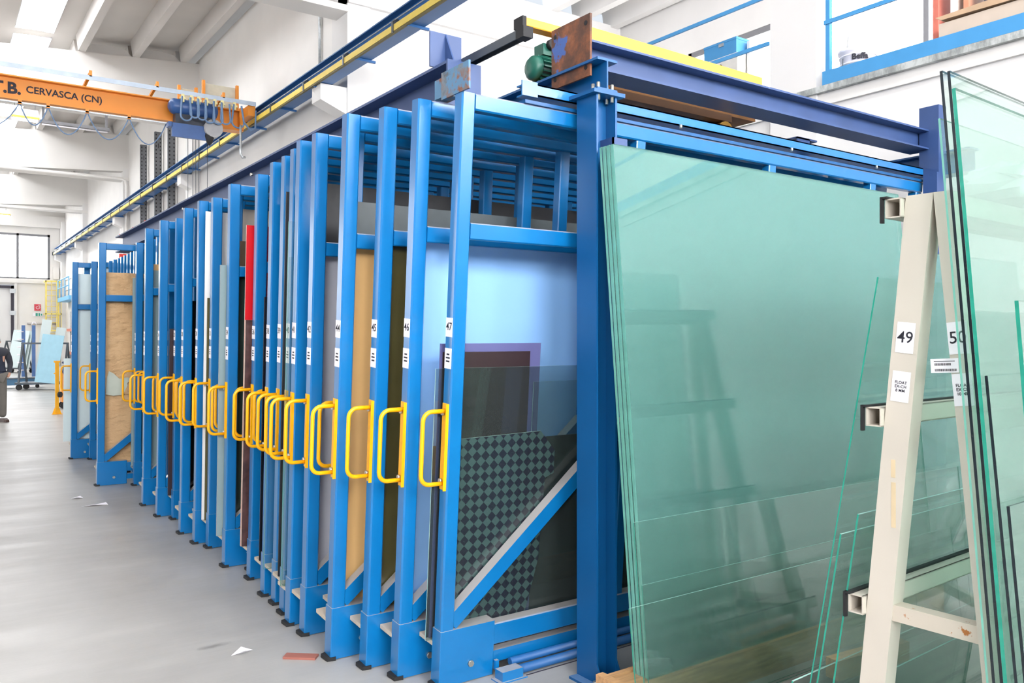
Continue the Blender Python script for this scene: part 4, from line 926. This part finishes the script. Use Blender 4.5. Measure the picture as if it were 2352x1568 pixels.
one('wire_bracket', MB().tube([(6.9, 6.4, 3.91), (6.85, 6.45, 4.1), (6.85, 6.7, 4.12), (6.9, 6.75, 3.95)], 0.01, 6), 'black', 'bent black wire bracket in the scrap tray', 'bracket')

# ================================================================== FLOOR SCRAPS
def scrap(pts, loc, mat, label, cat='paper scrap', fold=0.03):
    mb = MB(); n = len(pts)
    mb.v = [(x, y, 0.002 + (fold if i % 2 else 0)) for i, (x, y) in enumerate(pts)] + [(0, 0, 0.004)]
    for i in range(n): mb.face([n, i, (i+1) % n])
    o = mb.build('paper_scrap' if cat == 'paper scrap' else 'tile_shard', mat); o.location = loc
    s_ = o.modifiers.new('t', 'SOLIDIFY'); s_.thickness = 0.002 if cat == 'paper scrap' else 0.008
    return tag(o, label, cat)
scrap([(-0.055, 0.0), (0.0, -0.03), (0.06, 0.015), (0.005, 0.035)], (1.34, 4.36, 0), 'paper', 'folded white paper scrap on the floor beside frame 44', fold=0.022)
tsh = MB().box(-0.085, 0.085, -0.03, 0.03, 0.0005, 0.012).build('tile_shard', pmat('red_tile', (150, 92, 80), 0.8, var=0.08)); tsh.location = (1.57, 4.13, 0); tsh.rotation_euler = (0, 0, R(-40)); tag(tsh, 'dull red tile strip on the floor near frame 44', 'tile shard')
scrap([(-0.10, 0.0), (0.0, -0.03), (0.13, -0.03), (0.12, 0.03), (0.0, 0.03)], (1.32, 9.01, 0), 'paper', 'long white paper scrap on the floor near frame 21', fold=0.015)
scrap([(-0.05, 0.0), (0.0, -0.04), (0.06, -0.02), (0.04, 0.03)], (1.24, 9.52, 0), 'paper', 'tiny white paper scrap on the floor near frame 15', fold=0.015)

# ================================================================== FAR END OF THE HALL
yp = empty('yellow_stanchion', (2.25, 20.1, 0)); tag(yp, 'yellow floor stanchion with a triangular foot and black wheel', 'stanchion')
MB().box(-0.035, 0.035, -0.035, 0.035, 0.0, 1.12).build('pole', 'yellow', yp)
for s in (-1, 1): MB().prism([(0.034*s, 0.0), (0.10*s, 0.0), (0.034*s, 0.17)][::s], 0.012, Matrix(((0.81,0.57,0,0),(-0.57,0.81,0,0),(0,1,0,0),(0,0,0,1))) @ Matrix.Identity(4) if False else Matrix(((0.82,0,0.57,-0.003),(-0.57,0,0.82,-0.004),(0,1,0,0),(0,0,0,1)))).build('gusset', 'yellow', yp)
MB().box(-0.1, 0.1, -0.07, 0.07, 0, 0.008).build('foot_plate', 'yellow', yp)
MB().tube([(0.03, -0.05, 0.42), (0.07, -0.08, 0.42)], 0.06, 14).build('knob', 'black', yp)
MB().box(-0.06, 0.06, -0.02, 0.02, 1.10, 1.14).build('cap', 'yellow', yp); MB().box(-0.06, -0.03, -0.02, 0.02, 0.86, 0.88).build('peg', 'yellow', yp)
cl = empty('cable_coil', (2.34, 20.02, 0.75)); tag(cl, 'dark blue coil of cable hung on the yellow stanchion', 'cable')
MB().tube([(0.0, 0, 0.36), (0.09, 0, 0.30), (0.12, 0, 0.15), (0.06, 0, 0.05), (0.02, 0, 0.15), (0.03, 0, 0.3), (0.1, 0, 0.05), (0.05, 0, -0.1)], 0.025, 6).build('loop', pmat('navy_cable', (44, 50, 84), 0.6), cl)
om = empty('orange_machine', (2.75, 21.6, 0)); tag(om, 'small orange wheeled machine beside the far rack end', 'machine')
MB().cbox(-0.25, 0.25, -0.2, 0.2, 0.16, 0.86, 0.04).build('body', 'orange', om); MB().box(-0.256, -0.25, -0.15, 0.15, 0.4, 0.6).build('panel', 'carriage', om)
for y in (-0.15, 0.15): MB().tube([(-0.2, y-0.02, 0.08), (-0.2, y+0.02, 0.08)], 0.08, 12).build('wheel', 'black', om)

def trolley(loc, rz, label, sheets, sc=1.0):
    t = empty('glass_trolley', loc, (0, 0, rz), (sc, sc, sc)); tag(t, label, 'trolley', 'glass trolleys at the far end')
    MB().box(-0.75, 0.75, -0.35, 0.35, 0.18, 0.24).build('deck', 'dark_track', t)
    for x in (-0.65, 0.65):
        for y in (-0.28, 0.28):
            w_ = MB().tube([(x, y-0.025, 0.09), (x, y+0.025, 0.09)], 0.09, 12).build('wheel', 'black', t)
        MB().bar((x, -0.32, 0.24), (x, 0.0, 1.45), 0.05, 0.05).bar((x, 0.32, 0.24), (x, 0.0, 1.45), 0.05, 0.05).build('a_post', 'dark_track', t)
    MB().box(-0.68, 0.68, -0.03, 0.03, 1.42, 1.47).build('top_bar', 'dark_track', t)
    return t
bt = pmat('pale_blue_glass', (150, 190, 206), 0.2, var=0.04)
t1 = trolley((3.0, 29.7, 0), R(-25), 'grey A-frame glass trolley with a pale blue pane in the far aisle', 1)
o = MB().box(0, 0.62, 0, 0.012, 0, 1.50).build('pale_blue_pane', [bt]); o.location = (2.66, 29.2, 0.27); o.rotation_euler = (R(-9), R(6), R(-25)); tag(o, 'pale blue glass pane leaning on the far trolley', GS)
t2 = trolley((3.3, 44.4, 0), R(-60), 'grey glass trolley by the far sliding door', 1)
for k in range(3):
    o = MB().box(0, 1.1, 0, 0.012, 0, 1.75).build('standing_glass_sheet', [M['glass_frost']]); o.location = (2.95+0.12*k, 44.6, 0.25); o.rotation_euler = (R(-8), R(5), R(-60)); tag(o, '%s pale glass pane standing on the trolley by the far door' % ['nearest', 'middle', 'rearmost'][k], GS)
bb = empty('blue_cart', (2.45, 31.2, 0)); tag(bb, 'low blue flat cart on the floor behind the glass trolley', 'cart')
MB().box(-0.55, 0.6, -0.3, 0.3, 0.1, 0.30).build('body', pmat('cart_blue', (70, 112, 144), 0.6), bb); MB().box(-0.6, 0.65, -0.33, 0.33, 0.30, 0.34).build('deck', 'dark_track', bb)
for x in (-0.45, 0.45): MB().tube([(x, -0.3, 0.06), (x, -0.25, 0.06)], 0.06, 10).build('wheel', 'black', bb)
br = empty('blue_comb_rack', (3.25, 37.6, 0)); tag(br, 'tall blue comb rack with white pegs near the far wall', 'rack')
for x in (-0.2, 0.15): MB().box(x-0.06, x+0.06, -0.06, 0.06, 0, 2.1).build('post', pmat('comb_blue', (70, 104, 156), 0.5), br)
MB().box(-0.3, 0.3, -0.3, 0.3, 0, 0.06).build('base', 'dark_track', br); MB().tube([(0.08, -0.05, 2.12), (0.12, -0.05, 2.22), (0.2, -0.05, 2.22), (0.24, -0.05, 2.12)], 0.02, 6).build('hoop', 'paper', br)
for k in range(6): MB().tube([(-0.2, -0.06, 0.35+k*0.3), (-0.42, -0.12, 0.35+k*0.3)], 0.02, 6).build('peg', 'paper', br)
for k, (x, y, h, rr) in enumerate(((3.45, 38.2, 2.4, 8), (3.95, 38.4, 2.1, 10))):
    o = MB().box(0, 0.35, 0, 0.015, 0, h).build('narrow_pane', [M['glass_frost']]); o.location = (x, y, 0.0); o.rotation_euler = (R(-5), R(rr), 0); tag(o, 'narrow pale pane propped near the far wall, %s one' % ('taller' if k == 0 else 'shorter'), GS)
fr_ = empty('glass_shelf_rack', (4.7, 33.5, 0)); tag(fr_, 'orange and white storage rack of glass offcuts near the far wall', 'rack')
for y in (-1.5, -0.5, 0.5, 1.5): MB().box(-0.35, -0.28, y-0.04, y+0.04, 0, 2.6).build('post', 'steel', fr_)
orr = pmat('rack_orange_brown', (190, 104, 74), 0.6)
for z in (0.35, 1.0, 1.85): MB().box(-0.45, 0.4, -1.6, 1.6, z, z+0.10).build('shelf', orr, fr_)
rr = random.Random(12)
for k in range(14):
    z = (0.45, 1.10, 1.95)[k % 3]; y = 32.0+rr.random()*2.6; h = 0.45+rr.random()*0.35 + (0.4 if k % 3 == 2 else 0)
    o = MB().box(0, 0.55, 0, 0.02, 0, h).build('glass_offcut', [M['glass_frost'] if k % 2 else bt]); o.location = (4.28+0.03*(k % 4), y, z+0.002); o.rotation_euler = (0, R(4), 0); tag(o, 'pale glass offcut on the far storage rack', GS, 'glass offcuts on the far rack')
# ladder cage, platform, signs
ld = empty('caged_ladder', (5.85, 54.6, 0)); tag(ld, 'yellow caged ladder on the far wall', 'ladder')
ym = pmat('ladder_yellow', (236, 214, 110), 0.5)
for x in (-0.30, 0.33): MB().box(x-0.04, x+0.04, -0.1, 0.0, 0, 4.85).build('stile', ym, ld)
for k in range(15): MB().tube([(-0.3, -0.05, 0.3+k*0.31), (0.33, -0.05, 0.3+k*0.31)], 0.018, 6).build('rung', ym, ld)
for z in (4.8, 2.95, 2.0): MB().box(-0.42, 0.40, -0.9, -0.85, z-0.04, z+0.04).box(-0.42, -0.37, -0.9, 0, z-0.04, z+0.04).box(0.35, 0.40, -0.9, 0, z-0.04, z+0.04).build('cage_hoop', ym, ld)
for x in (-0.4, -0.1, 0.15, 0.38): MB().box(x-0.015, x+0.015, -0.9, -0.87, 2.0, 4.8).build('cage_bar', ym, ld)
pf = empty('blue_platform', (6.35, 51.3, 3.6)); tag(pf, 'pale blue service platform with handrail beside the far column', 'platform')
pm = pmat('platform_blue', (110, 178, 220), 0.5)
MB().box(-0.35, 0.17, -2.5, 2.0, 0.0, 0.22).build('deck', pm, pf)
for z in (0.75, 1.2): MB().tube([(-0.33, -2.4, z), (-0.33, 2.0, z)], 0.03, 6).build('handrail', pm, pf)
for y in (-2.4, -0.9, 0.6, 2.0): MB().tube([(-0.33, y, 0.22), (-0.33, y, 1.2)], 0.03, 6).build('baluster', pm, pf)
sg = empty('fire_hose_sign', (5.165, 54.97, 3.34)); tag(sg, 'red square fire hose sign with white spiral on far wall', 'sign')
MB().box(-0.165, 0.165, -0.01, 0.0, -0.19, 0.19).build('plate', pmat('sign_red', (204, 62, 78), 0.5), sg)
pts = [((0.03+0.0105*k*0.62)*math.cos(k*0.5), -0.016, (0.03+0.0105*k*0.62)*math.sin(k*0.5)) for k in range(16)] + [(0.13, -0.016, 0.13)]
MB().tube(pts, 0.014, 6).build('spiral', 'paper', sg)
eg = empty('exit_sign', (5.175, 54.97, 2.93)); tag(eg, 'green and white emergency exit sign below the red sign', 'sign')
MB().box(-0.24, 0.24, -0.01, 0, -0.10, 0.10).build('plate', 'paper', eg); MB().box(-0.11, 0.0, -0.014, -0.01, -0.085, 0.085).box(0.03, 0.12, -0.014, -0.01, -0.085, 0.085).box(0.16, 0.22, -0.014, -0.01, -0.06, 0.06).build('pictogram', pmat('sign_green', (46, 150, 130), 0.5), eg)
one('wall_pipe', MB().tube([(4.64, 54.9, 2.41), (6.1, 54.9, 2.41)], 0.06, 8), pmat('pipe_grey', (190, 184, 180), 0.5), 'horizontal grey pipe on the far wall under the signs', 'pipe')
one('switch_box', MB().box(5.95, 6.25, 54.85, 54.98, 5.0, 5.7), 'concrete_white', 'small white switch box beside the far window', 'switch box')

# ================================================================== PERSON
def person():
    P = empty('person', (1.07, 18.88, 0), (0, 0, R(12)))
    tag(P, 'man in a navy padded vest and grey trousers, hands in pockets', 'person')
    J = {'pel': (0, 0, 0.93), 'waist': (0, 0.01, 1.08), 'chest': (0, 0.015, 1.28), 'neck': (0, 0.02, 1.43), 'head0': (0, 0.0, 1.50), 'head1': (0, -0.01, 1.60),
         'shL': (0.19, 0.02, 1.37), 'elL': (0.27, 0.06, 1.12), 'wrL': (0.205, -0.07, 0.92), 'haL': (0.175, -0.09, 0.86),
         'shR': (-0.19, 0.02, 1.37), 'elR': (-0.27, 0.06, 1.12), 'wrR': (-0.205, -0.07, 0.92), 'haR': (-0.175, -0.09, 0.86),
         'hpL': (0.10, 0, 0.88), 'knL': (0.115, -0.015, 0.49), 'anL': (0.12, 0.02, 0.09), 'toL': (0.14, -0.15, 0.045),
         'hpR': (-0.10, 0, 0.88), 'knR': (-0.115, -0.015, 0.49), 'anR': (-0.12, 0.02, 0.09), 'toR': (-0.14, -0.15, 0.045)}
    def skin(name, names, edges_, rad, mat, root, parent):
        me = bpy.data.meshes.new(name)
        bm = bmesh.new(); sl = bm.verts.layers.skin.verify(); vv = {}
        for k in names:
            v = bm.verts.new(J[k]); vv[k] = v; v[sl].radius = rad[k]; v[sl].use_root = (k == root)
        for a, b in edges_: bm.edges.new((vv[a], vv[b]))
        bm.to_mesh(me); bm.free(); me.materials.append(mat)
        o = link(name, me, parent)
        md = o.modifiers.new('skin', 'SKIN'); md.use_smooth_shade = True
        sb = o.modifiers.new('sub', 'SUBSURF'); sb.levels = 2; sb.render_levels = 2
        return o
    rad = {'pel': (0.155, 0.11), 'waist': (0.155, 0.115), 'chest': (0.17, 0.12), 'neck': (0.058, 0.058), 'head0': (0.06, 0.07), 'head1': (0.072, 0.088),
           'shL': (0.07, 0.07), 'elL': (0.05, 0.05), 'wrL': (0.037, 0.037), 'haL': (0.04, 0.03), 'shR': (0.07, 0.07), 'elR': (0.05, 0.05), 'wrR': (0.037, 0.037), 'haR': (0.04, 0.03),
           'hpL': (0.092, 0.095), 'knL': (0.068, 0.072), 'anL': (0.055, 0.058), 'hpR': (0.092, 0.095), 'knR': (0.068, 0.072), 'anR': (0.055, 0.058)}
    skm = pmat('skin_tone', (206, 158, 134), 0.6); 
    body = skin('body', ['pel', 'waist', 'chest', 'neck', 'head0', 'head1', 'shL', 'elL', 'wrL', 'haL', 'shR', 'elR', 'wrR', 'haR', 'hpL', 'knL', 'anL', 'hpR', 'knR', 'anR'],
         [('pel', 'waist'), ('waist', 'chest'), ('chest', 'neck'), ('neck', 'head0'), ('head0', 'head1'), ('chest', 'shL'), ('shL', 'elL'), ('elL', 'wrL'), ('wrL', 'haL'), ('chest', 'shR'), ('shR', 'elR'), ('elR', 'wrR'), ('wrR', 'haR'),
          ('pel', 'hpL'), ('hpL', 'knL'), ('knL', 'anL'), ('pel', 'hpR'), ('hpR', 'knR'), ('knR', 'anR')], {k: tuple(v*0.93 for v in r) for k, r in rad.items()}, skm, 'pel', P)
    slv = pmat('sleeve_charcoal', (58, 60, 70), 0.85); vst = pmat('vest_navy', (40, 46, 66), 0.7, var=0.1, scale=12, stretch=(1, 1, 12), bump=0.4); trs = pmat('trousers_grey', (112, 108, 102), 0.85, var=0.08, bump=0.2)
    skin('sweater', ['chest', 'shL', 'elL', 'wrL', 'shR', 'elR', 'wrR'], [('chest', 'shL'), ('shL', 'elL'), ('elL', 'wrL'), ('chest', 'shR'), ('shR', 'elR'), ('elR', 'wrR')], {k: tuple(v*1.06 for v in rad[k]) for k in rad}, slv, 'chest', P)
    J['vb'] = (0, 0.005, 0.98); J['vt'] = (0, 0.02, 1.40); rad['vb'] = (0.17, 0.125); rad['vt'] = (0.095, 0.085)
    skin('vest', ['vb', 'waist', 'chest', 'vt'], [('vb', 'waist'), ('waist', 'chest'), ('chest', 'vt')], {'vb': (0.175, 0.13), 'waist': (0.175, 0.13), 'chest': (0.185, 0.135), 'vt': (0.11, 0.095)}, vst, 'waist', P)
    J['cuL'] = (0.122, 0.015, 0.075); J['cuR'] = (-0.122, 0.015, 0.075); rad['cuL'] = rad['cuR'] = (0.062, 0.066)
    skin('trousers', ['waist2', 'pel', 'hpL', 'knL', 'cuL', 'hpR', 'knR', 'cuR'][1:], [('pel', 'hpL'), ('hpL', 'knL'), ('knL', 'cuL'), ('pel', 'hpR'), ('hpR', 'knR'), ('knR', 'cuR')], {k: tuple(v*1.07 for v in rad[k]) for k in rad}, trs, 'pel', P)
    shm = pmat('shoe_brown', (74, 54, 48), 0.5)
    for s in (1, -1):
        c = MB().prism([(-0.045, 0.06), (0.045, 0.06), (0.05, -0.05), (0.055, -0.14), (0.03, -0.19), (-0.03, -0.19), (-0.05, -0.14), (-0.045, -0.05)], 0.07)
        for i, v in enumerate(c.v):
            if v[2] > 0.01 and v[1] < -0.1: c.v[i] = (v[0]*0.85, v[1], 0.045)
        o = c.build('shoe', shm, P); o.location = (0.125*s, 0.0, 0.0); o.rotation_euler = (0, 0, R(8)*s)
    hm = pmat('grey_hair', (176, 172, 170), 0.8)
    hair = MB(); nu, nv = 16, 6
    for j in range(nv+1):
        ph = math.pi/2*(j/nv)*1.05
        for i in range(nu):
            th = 2*math.pi*i/nu; back = 0.5+0.5*math.sin(th)
            hair.v.append((0.079*math.sin(ph)*math.cos(th), -0.005+0.097*math.sin(ph)*math.sin(th)+0.006, 1.575+0.085*math.cos(ph)-(0.05*back if j == nv else 0)))
    for j in range(nv):
        for i in range(nu): hair.face([j*nu+i, (j+1)*nu+i, (j+1)*nu+(i+1) % nu, j*nu+(i+1) % nu], 0, True)
    hair.build('hair', hm, P)
    MB().prism([(-0.012, -0.095), (0.012, -0.095), (0.006, -0.118), (-0.006, -0.118)], 0.035, Matrix.Translation((0, 0, 1.525))).build('nose', skm, P)
    for s in (1, -1):
        MB().tube([(0.03*s, -0.088, 1.572), (0.03*s, -0.094, 1.572)], 0.010, 8).build('eye', 'ink', P)
        MB().tube([(0.074*s, 0.0, 1.53), (0.084*s, 0.01, 1.555), (0.076*s, 0.01, 1.575)], 0.010, 6).build('ear', skm, P)
    MB().box(-0.022, 0.022, -0.093, -0.084, 1.502, 1.508).build('mouth', pmat('lip', (150, 90, 84), 0.6), P)
person()
